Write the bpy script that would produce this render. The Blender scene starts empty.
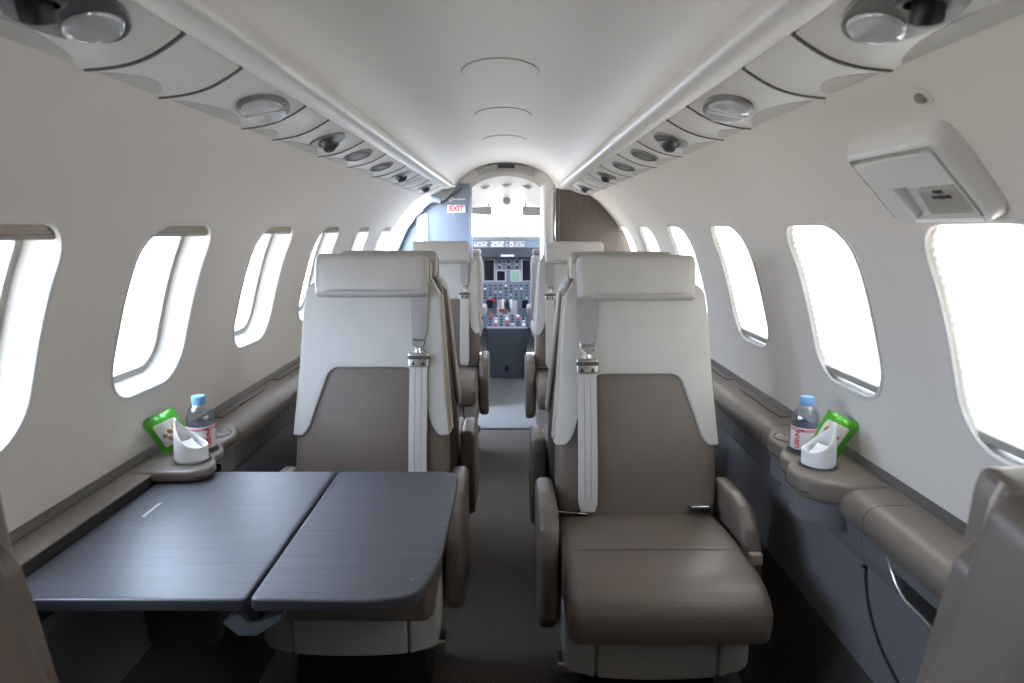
import bpy, bmesh, math, random
from mathutils import Vector, Matrix
from mathutils.geometry import tessellate_polygon
random.seed(4)
PI = math.pi
scene = bpy.context.scene
COL = scene.collection
F = 700.0

# ------------------------------------------------------------------ helpers
def srgb(r, g, b):
    f = lambda c: (c/255/12.92) if c/255 <= .04045 else ((c/255+.055)/1.055)**2.4
    return (f(r), f(g), f(b), 1)

def lin(*c): return (c[0], c[1], c[2], 1)

def mat(name, col, rough=.5, metal=0, noise=0, nscale=30, bump=0, bscale=200, spec=.5, coat=0, coat_rough=.1, sheen=0, stretch=None):
    m = bpy.data.materials.new(name); m.use_nodes = True
    nt = m.node_tree; b = nt.nodes['Principled BSDF']
    b.inputs['Base Color'].default_value = col
    b.inputs['Roughness'].default_value = rough
    b.inputs['Metallic'].default_value = metal
    b.inputs['Specular IOR Level'].default_value = spec
    b.inputs['Coat Weight'].default_value = coat
    b.inputs['Coat Roughness'].default_value = coat_rough
    b.inputs['Sheen Weight'].default_value = sheen
    tc = nt.nodes.new('ShaderNodeTexCoord'); src = tc.outputs['Object']
    if stretch:
        mp = nt.nodes.new('ShaderNodeMapping'); mp.inputs['Scale'].default_value = stretch
        nt.links.new(src, mp.inputs['Vector']); src = mp.outputs['Vector']
    if noise:
        n = nt.nodes.new('ShaderNodeTexNoise'); n.inputs['Scale'].default_value = nscale; n.inputs['Detail'].default_value = 4
        nt.links.new(src, n.inputs['Vector'])
        r = nt.nodes.new('ShaderNodeValToRGB')
        lo = [max(0, c*(1-noise)) for c in col[:3]]+[1]; hi = [min(1, c*(1+noise)) for c in col[:3]]+[1]
        r.color_ramp.elements[0].color = lo; r.color_ramp.elements[1].color = hi
        r.color_ramp.elements[0].position = .3; r.color_ramp.elements[1].position = .7
        nt.links.new(n.outputs['Fac'], r.inputs['Fac']); nt.links.new(r.outputs['Color'], b.inputs['Base Color'])
    if bump:
        n = nt.nodes.new('ShaderNodeTexNoise'); n.inputs['Scale'].default_value = bscale; n.inputs['Detail'].default_value = 3
        nt.links.new(src, n.inputs['Vector'])
        bp = nt.nodes.new('ShaderNodeBump'); bp.inputs['Strength'].default_value = bump; bp.inputs['Distance'].default_value = .002
        nt.links.new(n.outputs['Fac'], bp.inputs['Height']); nt.links.new(bp.outputs['Normal'], b.inputs['Normal'])
    return m

def emit_mat(name, col, strength):
    m = mat(name, col, .4); b = m.node_tree.nodes['Principled BSDF']
    b.inputs['Emission Color'].default_value = col; b.inputs['Emission Strength'].default_value = strength
    return m

def glass_mat(name, tint=(1, 1, 1, 1), refl=.06):
    m = bpy.data.materials.new(name); m.use_nodes = True; nt = m.node_tree
    nt.nodes.clear()
    o = nt.nodes.new('ShaderNodeOutputMaterial'); t = nt.nodes.new('ShaderNodeBsdfTransparent'); t.inputs['Color'].default_value = tint
    g = nt.nodes.new('ShaderNodeBsdfGlossy'); g.inputs['Roughness'].default_value = .03
    mx = nt.nodes.new('ShaderNodeMixShader'); fr = nt.nodes.new('ShaderNodeLayerWeight'); fr.inputs['Blend'].default_value = .25
    ml = nt.nodes.new('ShaderNodeMath'); ml.operation = 'MULTIPLY_ADD'; ml.inputs[1].default_value = .5; ml.inputs[2].default_value = refl
    ml.use_clamp = True
    nt.links.new(fr.outputs['Facing'], ml.inputs[0]); nt.links.new(ml.outputs[0], mx.inputs['Fac'])
    nt.links.new(t.outputs[0], mx.inputs[1]); nt.links.new(g.outputs[0], mx.inputs[2]); nt.links.new(mx.outputs[0], o.inputs['Surface'])
    return m

def shade_mat(name, col):
    m = bpy.data.materials.new(name); m.use_nodes = True; nt = m.node_tree; nt.nodes.clear()
    o = nt.nodes.new('ShaderNodeOutputMaterial'); t = nt.nodes.new('ShaderNodeBsdfTranslucent'); t.inputs['Color'].default_value = col
    d = nt.nodes.new('ShaderNodeBsdfDiffuse'); d.inputs['Color'].default_value = col
    mx = nt.nodes.new('ShaderNodeMixShader'); mx.inputs['Fac'].default_value = .25
    nt.links.new(t.outputs[0], mx.inputs[1]); nt.links.new(d.outputs[0], mx.inputs[2]); nt.links.new(mx.outputs[0], o.inputs['Surface'])
    return m

M = {}
M['wall'] = mat('ivory_lining', lin(.80, .738, .668), .5, noise=.015, nscale=3, bump=.03, bscale=300)
M['ceil'] = mat('headliner', lin(.66, .63, .59), .5, bump=.02, bscale=400)
M['white'] = mat('white_moulding', lin(.72, .70, .67), .35)
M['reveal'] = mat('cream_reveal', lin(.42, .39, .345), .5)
M['cream'] = mat('cream_leather', lin(.46, .435, .40), .42, noise=.03, nscale=12, bump=.08, bscale=260)
M['tan'] = mat('beige_leather', lin(.42, .355, .285), .45, bump=.08, bscale=260)
M['taupe'] = mat('taupe_leather', lin(.140, .108, .086), .38, noise=.05, nscale=10, bump=.1, bscale=240)
M['web'] = mat('cream_webbing', lin(.47, .44, .405), .6, bump=.2, bscale=500)
M['satin'] = mat('satin_webbing', lin(.32, .305, .29), .35, bump=.1, bscale=500)
M['metal'] = mat('brushed_metal', lin(.55, .53, .50), .28, 1)
M['dmetal'] = mat('dark_metal', lin(.12, .12, .13), .35, .7)
M['chrome'] = mat('chrome', lin(.75, .75, .75), .12, 1)
M['black'] = mat('black_plastic', lin(.012, .012, .013), .45)
M['gap'] = mat('dark_gap', lin(.02, .02, .02), .8)
M['seam'] = mat('seam_shade_grey', lin(.10, .095, .09), .7)
M['grey'] = mat('grey_plastic', lin(.26, .25, .24), .5)
M['lgrey'] = mat('light_grey_grille', lin(.56, .54, .51), .55, bump=.3, bscale=900)
M['bezel'] = mat('charcoal_bezel', lin(.045, .045, .055), .3)
M['pewter'] = mat('pewter_bezel', lin(.20, .19, .18), .32, .5)
M['ledge'] = mat('ledge_leather', lin(.18, .145, .118), .40, noise=.04, nscale=14, bump=.12, bscale=260)
M['ledge_dark'] = mat('ledge_back_strip', lin(.11, .098, .088), .5)
M['fabric'] = mat('grey_fabric', lin(.135, .13, .135), .75, noise=.12, nscale=220, bump=.3, bscale=500)
M['low'] = mat('lower_lining', lin(.13, .128, .138), .7, noise=.05, nscale=150, bump=.2, bscale=500)
M['kick'] = mat('kick_carpet', lin(.05, .044, .04), .9, noise=.3, nscale=180, bump=.6, bscale=300)
M['carpet'] = mat('dark_carpet', lin(.125, .108, .093), .95, noise=.45, nscale=160, bump=1, bscale=350, spec=.1)
M['carpet2'] = mat('pale_carpet', lin(.22, .215, .21), .95, noise=.2, nscale=160, bump=.8, bscale=350, spec=.1)
M['table'] = mat('dark_veneer', lin(.040, .040, .050), .5, noise=.35, nscale=6, spec=.5, coat=.5, coat_rough=.40, stretch=(.7, 14, 4))
M['table'].node_tree.nodes['Principled BSDF'].inputs['Coat IOR'].default_value = 1.6
M['table_edge'] = mat('table_edge', lin(.035, .032, .032), .25, coat=.5)
M['wood'] = mat('brown_veneer', lin(.125, .098, .078), .4, noise=.2, nscale=5, coat=.2, stretch=(12, 12, .6))
M['blue'] = mat('blue_grey_panel', lin(.185, .215, .265), .4, noise=.06, nscale=5, stretch=(10, 10, .5))
M['bluegrey'] = mat('instrument_grey', lin(.22, .25, .30), .5)
M['pedgrey'] = mat('pedestal_grey', lin(.125, .15, .185), .45)
M['screen'] = mat('dark_screen', lin(.015, .010, .025), .1)
M['green'] = emit_mat('green_display', lin(.22, .32, .24), .06)
M['red'] = mat('red_plastic', lin(.6, .05, .04), .35)
M['redtext'] = mat('red_lettering', lin(.65, .06, .05), .5)
M['placard'] = mat('white_placard', lin(.85, .84, .83), .4)
M['dtext'] = mat('dark_lettering', lin(.10, .09, .09), .6)
M['glass'] = glass_mat('window_glass')
M['lens'] = mat('frosted_lens', lin(.55, .56, .58), .12, .25, coat=.5)
M['shade'] = shade_mat('pleated_shade', lin(.78, .69, .57))
M['shade_s'] = mat('stacked_shade', lin(.50, .42, .33), .7)
M['napkin'] = mat('white_paper', lin(.84, .83, .83), .8, bump=.2, bscale=300)
M['cap'] = mat('blue_cap', lin(.22, .45, .80), .3)
M['label'] = mat('bottle_label', lin(.80, .72, .74), .4)
M['pink'] = mat('pink_print', lin(.80, .32, .36), .4)
M['bag'] = mat('green_foil', lin(.09, .42, .03), .28, .2, noise=.25, nscale=25)
M['bagpic'] = mat('pale_print', lin(.62, .58, .50), .35, noise=.3, nscale=40)
M['nut'] = mat('nut_brown', lin(.36, .17, .05), .45)
M['clear'] = glass_mat('clear_bottle', (.90, .93, .96, 1), .05)

def finish(name, bm, m, parent=None, smooth=35, recalc=True):
    if recalc: bmesh.ops.recalc_face_normals(bm, faces=bm.faces)
    me = bpy.data.meshes.new(name); bm.to_mesh(me); bm.free()
    ms = m if isinstance(m, (list, tuple)) else [m]
    for q in ms: me.materials.append(M[q] if isinstance(q, str) else q)
    for p in me.polygons: p.use_smooth = True
    me.set_sharp_from_angle(angle=math.radians(smooth))
    o = bpy.data.objects.new(name, me); COL.objects.link(o)
    if parent: o.parent = parent
    return o

def tag(o, label=None, cat=None, group=None, kind=None):
    if label: o['label'] = label
    if cat: o['category'] = cat
    if group: o['group'] = group
    if kind: o['kind'] = kind
    return o

def empty(name, loc=(0, 0, 0), rz=0, **k):
    o = bpy.data.objects.new(name, None); COL.objects.link(o); o.location = loc; o.rotation_euler = (0, 0, rz)
    o.empty_display_size = .05
    return tag(o, **k)

def kids(o): return [c for c in list(bpy.data.objects) if c.parent == o]
def copy_tree(o, parent=None):
    ch = kids(o)
    c = o.copy(); COL.objects.link(c)
    if parent: c.parent = parent
    for k in ch: copy_tree(k, c)
    return c

def rpoly(pts, r=.01, n=5):
    """rounded polygon; r scalar or list"""
    out = []; N = len(pts)
    for i in range(N):
        p = Vector(pts[i]); a = Vector(pts[i-1]); b = Vector(pts[(i+1) % N])
        ri = r[i] if isinstance(r, (list, tuple)) else r
        u = (a-p); v = (b-p); lu, lv = u.length, v.length
        if ri <= 1e-6 or lu < 1e-6 or lv < 1e-6: out.append((p.x, p.y)); continue
        u /= lu; v /= lv
        ang = math.acos(max(-1, min(1, u.dot(v))))
        if ang > PI-.05: out.append((p.x, p.y)); continue
        t = min(ri/math.tan(ang/2), lu*.48, lv*.48); rr = t*math.tan(ang/2)
        c = p + (u+v).normalized()*(rr/math.sin(ang/2))
        s = p+u*t-c; e = p+v*t-c
        a0 = math.atan2(s.y, s.x); a1 = math.atan2(e.y, e.x); d = a1-a0
        while d > PI: d -= 2*PI
        while d < -PI: d += 2*PI
        for k in range(n+1):
            q = a0+d*k/n; out.append((c.x+rr*math.cos(q), c.y+rr*math.sin(q)))
    res = []
    for q in out:
        if not res or (abs(q[0]-res[-1][0])+abs(q[1]-res[-1][1])) > 1e-5: res.append(q)
    return res

def area2(p): return sum(p[i-1][0]*p[i][1]-p[i][0]*p[i-1][1] for i in range(len(p)))
def ccw(p): return p if area2(p) > 0 else list(reversed(p))

def inset(p, d):
    if abs(d) < 1e-9: return list(p)
    N = len(p); out = []
    for i in range(N):
        a = Vector(p[i-1]); b = Vector(p[i]); c = Vector(p[(i+1) % N])
        e1 = (b-a).normalized(); e2 = (c-b).normalized()
        n1 = Vector((-e1.y, e1.x)); n2 = Vector((-e2.y, e2.x))
        n = n1+n2
        if n.length < 1e-6: n = n1
        n.normalize(); k = max(.5, n.dot(n1))
        q = b+n*(d/k); out.append((q.x, q.y))
    return out

def plate_bm(outline, d0, d1, r=0, mapf=None, cu=(), cv=(), rb=None, steps=4, bm=None, support=0):
    """solid plate: outline in (u,v), from depth d0 (back) to d1 (front), front edge rounded by r, back by rb"""
    own = bmesh.new()
    p = ccw(list(outline)); rb = 0 if rb is None else rb
    rings = []
    sg = 1 if d1 > d0 else -1
    if rb > 0:
        for k in range(steps, -1, -1):
            a = k/steps*PI/2; rings.append((inset(p, rb*(1-math.cos(a))), d0+sg*rb*(1-math.sin(a))))
    else: rings.append((p, d0))
    if r > 0:
        for k in range(steps+1):
            a = k/steps*PI/2; rings.append((inset(p, r*(1-math.cos(a))), d1-sg*r*(1-math.sin(a))))
        if support: rings.append((inset(p, r+support), d1))
    else: rings.append((p, d1))
    V = [[own.verts.new((x, y, d)) for x, y in ring] for ring, d in rings]
    N = len(p)
    for a, b in zip(V, V[1:]):
        for i in range(N):
            j = (i+1) % N
            own.faces.new((a[i], a[j], b[j], b[i]))
    for ring in (V[0], V[-1]):
        for tri in tessellate_polygon([[v.co for v in ring]]):
            try: own.faces.new([ring[i] for i in tri])
            except ValueError: pass
    for c in cu: bmesh.ops.bisect_plane(own, geom=own.verts[:]+own.edges[:]+own.faces[:], plane_co=(c, 0, 0), plane_no=(1, 0, 0), dist=1e-6)
    for c in cv: bmesh.ops.bisect_plane(own, geom=own.verts[:]+own.edges[:]+own.faces[:], plane_co=(0, c, 0), plane_no=(0, 1, 0), dist=1e-6)
    bmesh.ops.remove_doubles(own, verts=own.verts, dist=1e-6)
    if mapf:
        for v in own.verts: v.co = mapf(v.co.x, v.co.y, v.co.z)
    if bm is None: return own
    return join(bm, own)

def join(bm, other):
    me = bpy.data.meshes.new('tmp'); other.to_mesh(me); other.free(); bm.from_mesh(me); bpy.data.meshes.remove(me); return bm

def rbox_bm(c, s, r=.005, seg=3, rot=None, bm=None):
    own = bmesh.new(); bmesh.ops.create_cube(own, size=1)
    for v in own.verts: v.co = Vector((v.co.x*s[0], v.co.y*s[1], v.co.z*s[2]))
    if r > 0: bmesh.ops.bevel(own, geom=own.edges[:], offset=min(r, min(s)*.49), segments=seg, profile=.5, affect='EDGES')
    mt = Matrix.Translation(c) @ (rot if rot else Matrix())
    own.transform(mt)
    return own if bm is None else join(bm, own)

def lathe_bm(prof, n=24, c=(0, 0, 0), axis=None, bm=None, cap=True, sx=1, sy=1):
    own = bmesh.new(); R = []
    for r, z in prof:
        R.append([own.verts.new((max(r, 1e-5)*math.cos(2*PI*k/n)*sx, max(r, 1e-5)*math.sin(2*PI*k/n)*sy, z)) for k in range(n)])
    for a, b in zip(R, R[1:]):
        for k in range(n): own.faces.new((a[k], a[(k+1) % n], b[(k+1) % n], b[k]))
    if cap:
        own.faces.new(R[0]); own.faces.new(R[-1])
    q = Matrix()
    if axis is not None: q = Vector((0, 0, 1)).rotation_difference(Vector(axis)).to_matrix().to_4x4()
    own.transform(Matrix.Translation(c) @ q)
    return own if bm is None else join(bm, own)

def tube_bm(path, r, n=8, bm=None, closed=False, flat=1):
    own = bmesh.new(); P = [Vector(p) for p in path]; R = []
    for i, p in enumerate(P):
        if closed: t = (P[(i+1) % len(P)]-P[i-1])
        else: t = P[min(i+1, len(P)-1)]-P[max(i-1, 0)]
        t.normalize(); ref = Vector((0, 0, 1)) if abs(t.z) < .9 else Vector((1, 0, 0))
        a = t.cross(ref).normalized(); b = a.cross(t)
        R.append([own.verts.new(p+a*r*math.cos(2*PI*k/n)+b*r*flat*math.sin(2*PI*k/n)) for k in range(n)])
    L = list(zip(R, R[1:])) + ([(R[-1], R[0])] if closed else [])
    for x, y in L:
        for k in range(n): own.faces.new((x[k], x[(k+1) % n], y[(k+1) % n], y[k]))
    if not closed: own.faces.new(R[0]); own.faces.new(R[-1])
    return own if bm is None else join(bm, own)

def extrude_y_bm(prof, ys, bm=None, closed=False, caps=False):
    """prof list of (x,z); swept along y values"""
    own = bmesh.new(); R = [[own.verts.new((x, y, z)) for x, z in prof] for y in ys]; n = len(prof)
    for a, b in zip(R, R[1:]):
        for i in range(n if closed else n-1): own.faces.new((a[i], a[(i+1) % n], b[(i+1) % n], b[i]))
    if caps: own.faces.new(R[0]); own.faces.new(R[-1])
    return own if bm is None else join(bm, own)

def text_obj(name, body, size, m, mtx, parent=None, ext=.0006, bold=0, sx=1):
    cu = bpy.data.curves.new(name, 'FONT'); cu.body = body; cu.size = size; cu.align_x = 'CENTER'; cu.align_y = 'CENTER'
    cu.extrude = ext; cu.offset = bold
    o = bpy.data.objects.new(name, cu); COL.objects.link(o)
    dg = bpy.context.evaluated_depsgraph_get(); me = bpy.data.meshes.new_from_object(o.evaluated_get(dg))
    bpy.data.objects.remove(o); bpy.data.curves.remove(cu)
    me.transform(mtx @ Matrix.Diagonal((sx, 1, 1, 1))); me.materials.clear(); me.materials.append(M[m])
    o = bpy.data.objects.new(name, me); COL.objects.link(o)
    if parent: o.parent = parent
    return o

def basis(o, x, y, z):
    m = Matrix((x, y, z)).transposed().to_4x4(); return Matrix.Translation(o) @ m

def lsp(a, b, n): return [a+(b-a)*i/(n-1) for i in range(n)]

# ------------------------------------------------------------------ hull profile
CTRL = [(.9, .734), (.872, .906), (.842, 1.036), (.806, 1.16), (.772, 1.245), (.728, 1.32), (.668, 1.397), (.598, 1.470), (.533, 1.517)]
def catmull(P, n=8):
    out = []
    for i in range(len(P)-1):
        p0 = Vector(P[i-1]) if i else Vector(P[0])*2-Vector(P[1]); p1 = Vector(P[i]); p2 = Vector(P[i+1])
        p3 = Vector(P[i+2]) if i+2 < len(P) else p2*2-p1
        for k in range(n):
            t = k/n
            out.append(.5*((2*p1)+(p2-p0)*t+(2*p0-5*p1+4*p2-p3)*t*t+(3*p1-p0-3*p2+p3)*t**3))
    out.append(Vector(P[-1])); return out
PROF = catmull(CTRL); SL = [0]
for a, b in zip(PROF, PROF[1:]): SL.append(SL[-1]+(b-a).length)
STOP = SL[-1]
def prof_at(s):
    s = max(-.2, min(STOP+.2, s))
    i = 0
    while i < len(SL)-2 and SL[i+1] < s: i += 1
    t = (s-SL[i])/(SL[i+1]-SL[i]); return PROF[i].lerp(PROF[i+1], t)
def s_of_z(z):
    for i in range(len(SL)-1):
        if PROF[i+1].y >= z: return SL[i]+(z-PROF[i].y)/(PROF[i+1].y-PROF[i].y)*(SL[i+1]-SL[i])
    return STOP
def W(side, y, s, d=0):
    """point on the wall: d > 0 into the cabin"""
    p = prof_at(s); a = prof_at(s-.012); b = prof_at(s+.012); t = (b-a).normalized()
    n = Vector((-t.y, t.x))
    if n.x > 0: n = -n
    q = p+n*d
    return Vector((side*q.x, y, q.y))

WS0, WS1 = s_of_z(.910), s_of_z(1.305)
WIN_Y = [.36, 1.08, 1.695, 2.39, 3.085, 3.78, 4.475]
WH = .168
def win_loop(yc, off=0, bottom=0):
    a, b = yc-WH-off, yc+WH+off
    p = ccw(rpoly([(a, WS0-off), (b, WS0-off), (b, WS1+off), (a, WS1+off)], [.095+off, .095+off, .085+off, .085+off], 8)); out = []
    for i, q in enumerate(p):
        nx = p[(i+1) % len(p)]; out.append(q)
        if abs(nx[1]-q[1]) > .08: out += [(q[0]+(nx[0]-q[0])*k/14, q[1]+(nx[1]-q[1])*k/14) for k in range(1, 14)]
    return out

Y0, Y1 = -.75, 4.66
def build_wall(side, yend):
    bm = bmesh.new(); edges = []
    def loop(pts):
        vs = [bm.verts.new((u, v, 0)) for u, v in pts]
        for i in range(len(vs)): edges.append(bm.edges.new((vs[i], vs[(i+1) % len(vs)])))
    loop([(Y0, 0), (yend, 0), (yend, STOP), (Y0, STOP)])
    for y in WIN_Y:
        if y+WH+.02 < yend: loop(win_loop(y, .012))
    bmesh.ops.triangle_fill(bm, use_beauty=True, use_dissolve=False, edges=edges)
    for s in SL[1:-1]: bmesh.ops.bisect_plane(bm, geom=bm.verts[:]+bm.edges[:]+bm.faces[:], plane_co=(0, s, 0), plane_no=(0, 1, 0), dist=1e-6)
    for v in bm.verts: v.co = W(side, v.co.x, v.co.y)
    nm = 'wall_right' if side > 0 else 'wall_left'
    o = finish(nm, bm, 'wall', smooth=60)
    tag(o, 'ivory curved cabin side lining %s the aisle with oval windows' % ('right of' if side > 0 else 'left of'), 'wall', kind='structure')
build_wall(1, Y1+.02); build_wall(-1, 4.70)

# ------------------------------------------------------------------ windows
ORD = ['nearest', 'second', 'third', 'fourth', 'fifth', 'sixth', 'seventh']
def window(side, yc, idx, num):
    root = empty('window_%d' % num, W(side, yc, 0, 0))
    spec = [(.012, 0.0), (.0125, .002), (.008, .0035), (.003, .002), (0, -.003), (-.004, -.030), (-.010, -.058), (-.014, -.060), (-.026, -.060), (-.028, -.066)]
    def shell(sp):
        bm = bmesh.new()
        rings = [[bm.verts.new(W(side, u, s, d)) for u, s in win_loop(yc, off)] for off, d in sp]
        N = len(rings[0])
        for a, b in zip(rings, rings[1:]):
            for i in range(N): bm.faces.new((a[i], a[(i+1) % N], b[(i+1) % N], b[i]))
        return bm
    inv = Matrix.Translation(root.location).inverted()
    def fin(nm, bm, m, sm=40, lab=None):
        bm.transform(inv); o = finish(nm, bm, m, root, sm, recalc=True)
        if lab: o['label'] = lab
        return o
    fin('window_frame', shell(spec[:6][:5]), 'white')
    fin('window_reveal', shell(spec[4:]), 'reveal')
    cs = [WS0+.02*i for i in range(30)]
    mf = lambda u, v, d: W(side, u, v, d)
    fin('pane', plate_bm(win_loop(yc, -.024), -.066, -.063, 0, mf, cv=cs), 'glass')
    if side > 0:
        # pleated shade drawn down
        bm = bmesh.new(); R = []; n = 44; s0 = WS0+.028; s1 = WS1-.002
        lp = win_loop(yc, -.003)
        def half(s):
            ys = []
            for i in range(len(lp)):
                (u0, v0), (u1, v1) = lp[i-1], lp[i]
                if (v0-s)*(v1-s) <= 0 and abs(v1-v0) > 1e-9: ys.append(u0+(s-v0)/(v1-v0)*(u1-u0))
            return (min(ys), max(ys)) if len(ys) > 1 else (yc-.02, yc+.02)
        for i in range(n+1):
            s = s0+(s1-s0)*i/n; a, b = half(min(max(s, WS0+.01), WS1-.012)); d = -.011+(.0025 if i % 2 else -.0025)
            R.append([bm.verts.new(W(side, y, s, d)) for y in (a, b)])
        for a, b in zip(R, R[1:]): bm.faces.new((a[0], a[1], b[1], b[0]))
        fin('pleated_shade', bm, 'shade', 10)
        a, b = half(s0+.004)
        fin('shade_rail', plate_bm(rpoly([(a+.004, s0-.016), (b-.004, s0-.016), (b-.004, s0+.003), (a+.004, s0+.003)], .003), -.022, -.004, .003, mf), 'reveal')
        lab = '%s right-hand cabin window, pleated shade drawn down and glowing white' % ORD[idx]
    else:
        bm = bmesh.new()
        for i in range(3):
            s = WS1-.022+i*.007
            plate_bm(rpoly([(yc-WH+.018+.002*i, s), (yc+WH-.018-.002*i, s), (yc+WH-.018-.002*i, s+.007), (yc-WH+.018+.002*i, s+.007)], .002, 3), -.034, -.008, .002, mf, bm=bm)
        fin('shade_stack', bm, 'shade_s')
        fin('shade_rail', plate_bm(rpoly([(yc-WH+.022, WS1-.034), (yc+WH-.022, WS1-.034), (yc+WH-.016, WS1-.022), (yc-WH+.016, WS1-.022)], .004), -.036, -.006, .004, mf), 'reveal')
        lab = '%s left-hand cabin window, open with its shade folded up at the top' % ORD[idx]
    tag(root, lab, 'window', kind='structure')
    # daylight portal just outside the opening
    p = W(side, yc, (WS0+WS1)/2, -.08); q = W(side, yc, (WS0+WS1)/2, .1)
    L = bpy.data.lights.new('daylight_portal', 'AREA'); L.shape = 'RECTANGLE'; L.size = WH*2.1; L.size_y = .45; L.cycles.is_portal = True
    lo = bpy.data.objects.new('daylight_portal', L); COL.objects.link(lo); lo.location = p
    lo.rotation_euler = (q-p).to_track_quat('-Z', 'Z').to_euler()
    return root
num = 1
for side in (-1, 1):
    for i, y in enumerate(WIN_Y[1:]):
        window(side, y, i, num); num += 1
# one more pair stands level with the camera, out of the frame
for side in (-1, 1):
    r = window(side, WIN_Y[0], 0, num); num += 1
    r['label'] = 'cabin window beside the foreground seat on the %s' % ('left' if side < 0 else 'right')

# ------------------------------------------------------------------ ceiling, valance, floor, ends
def ceil_prof(n=25):
    out = []
    for i in range(n):
        a = PI*i/(n-1); c = math.cos(a); x = .352*c
        z = 1.585+.165*(1-abs(c)**2.3)**.62
        out.append((x, z))
    return out
cp = ceil_prof()
o = finish('ceiling', extrude_y_bm(cp, lsp(Y0, 4.80, 12)), 'ceil', smooth=60); tag(o, 'smooth arched off-white headliner running down the cabin', 'ceiling', kind='structure')
STRIP = [(.352, 1.60), (.347, 1.585), (.346, 1.572), (.350, 1.562), (.359, 1.555), (.372, 1.551), (.386, 1.551), (.398, 1.553), (.400, 1.560), (.400, 1.575)]
for side, nm in ((-1, 'trim_1'), (1, 'trim_2')):
    bm = extrude_y_bm([(side*x, z) for x, z in STRIP], [Y0, 2.0, 3.295, 4.60], caps=True)
    o = finish(nm, bm, 'white', smooth=50); tag(o, 'rounded white valance rail along the %s edge of the ceiling' % ('left' if side < 0 else 'right'), 'trim', kind='structure')
    # dark backing channel above the overhead panels
    bm = extrude_y_bm([(side*.352, 1.60), (side*.40, 1.572), (side*.545, 1.530), (side*.545, 1.512)], [Y0, 4.60])
    o = finish('trim_3' if side < 0 else 'trim_4', bm, 'gap'); tag(o, 'dark channel behind the %s overhead panels' % ('left' if side < 0 else 'right'), 'trim', kind='structure')

o = finish('floor', rbox_bm((0, (Y0+4.44)/2, -.02), (1.7, 4.44-Y0, .04), 0), 'carpet'); tag(o, 'dark charcoal carpet along the narrow aisle', 'floor', kind='structure')
o = finish('floor_vestibule', rbox_bm((0, (4.445+7.2)/2, -.02), (1.7, 7.2-4.445, .04), 0), 'carpet2'); tag(o, 'pale grey carpet of the entry, ahead of the dark aisle carpet', 'floor', kind='structure')
o = finish('trim_5', rbox_bm((0, 4.44, .003), (1.3, .03, .006), .002), 'dmetal'); tag(o, 'dark threshold strip between the two carpets', 'trim', kind='structure')
# rear wall behind the camera
bm = bmesh.new()
pts = [(1, 0), (.95, .73)] + [(p.x+.03, p.y) for p in PROF] + [(0, 1.85)]
pts += [(-x, z) for x, z in reversed(pts)]
pts = [p for i, p in enumerate(pts) if i == 0 or p != pts[i-1]]
f = bm.faces.new([bm.verts.new((x, Y0, z)) for x, z in pts])
o = finish('wall_rear', bm, 'wall'); tag(o, 'cream rear bulkhead closing the cabin behind the camera', 'wall', kind='structure')

# ------------------------------------------------------------------ overhead service panels
def O(side, u, y, d=0):
    """u 0..1 from inner to outer edge, d>0 downward"""
    x = .402+u*.136; z = 1.556-.044*u-.007*math.sin(PI*u)
    return Vector((side*x, y, z-d))
SEG = [(-.70, -.22, ''), (-.215, .25, ''), (.255, .545, ''), (.55, .972, 'ring'), (.977, 1.172, ''), (1.177, 1.527, 'oval'), (1.532, 1.717, ''), (1.722, 2.118, 'gasper'), (2.123, 2.488, 'vent'), (2.493, 2.948, 'vent'),
       (2.953, 3.40, 'gasper'), (3.405, 3.80, 'plain'), (3.805, 4.36, 'gasper'), (4.365, 4.60, '')]
def oval(cu, cy, ru, ry, n=28, p=2.0):
    out = []
    for k in range(n):
        a = 2*PI*k/n; c, s = math.cos(a), math.sin(a)
        out.append((cu+ru*math.copysign(abs(c)**(2/p), c), cy+ry*math.copysign(abs(s)**(2/p), s)))
    return out
SEGNAME = {('ring', 0): 'with large dark bezel, lamp lens and air nozzle, nearest the camera', ('', 3): 'blank, just beyond the large lamp bezel', ('oval', 0): 'with oval twin-lens reading light', ('', 4): 'blank, just beyond the oval twin-lens light',
           ('gasper', 0): 'with air nozzle, nearest of three such', ('vent', 0): 'with dark oval grille, nearer of the two', ('vent', 1): 'with dark oval grille, farther of the two', ('gasper', 1): 'with air nozzle, second of three such',
           ('plain', 0): 'with closed oval cover between two nozzles', ('gasper', 2): 'with air nozzle, third and farthest', ('', 5): 'blank end piece against the bulkhead',
           ('', 0): 'blank, over the rear of the cabin', ('', 1): 'blank, over the camera', ('', 2): 'blank, just behind the large lamp bezel'}
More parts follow.
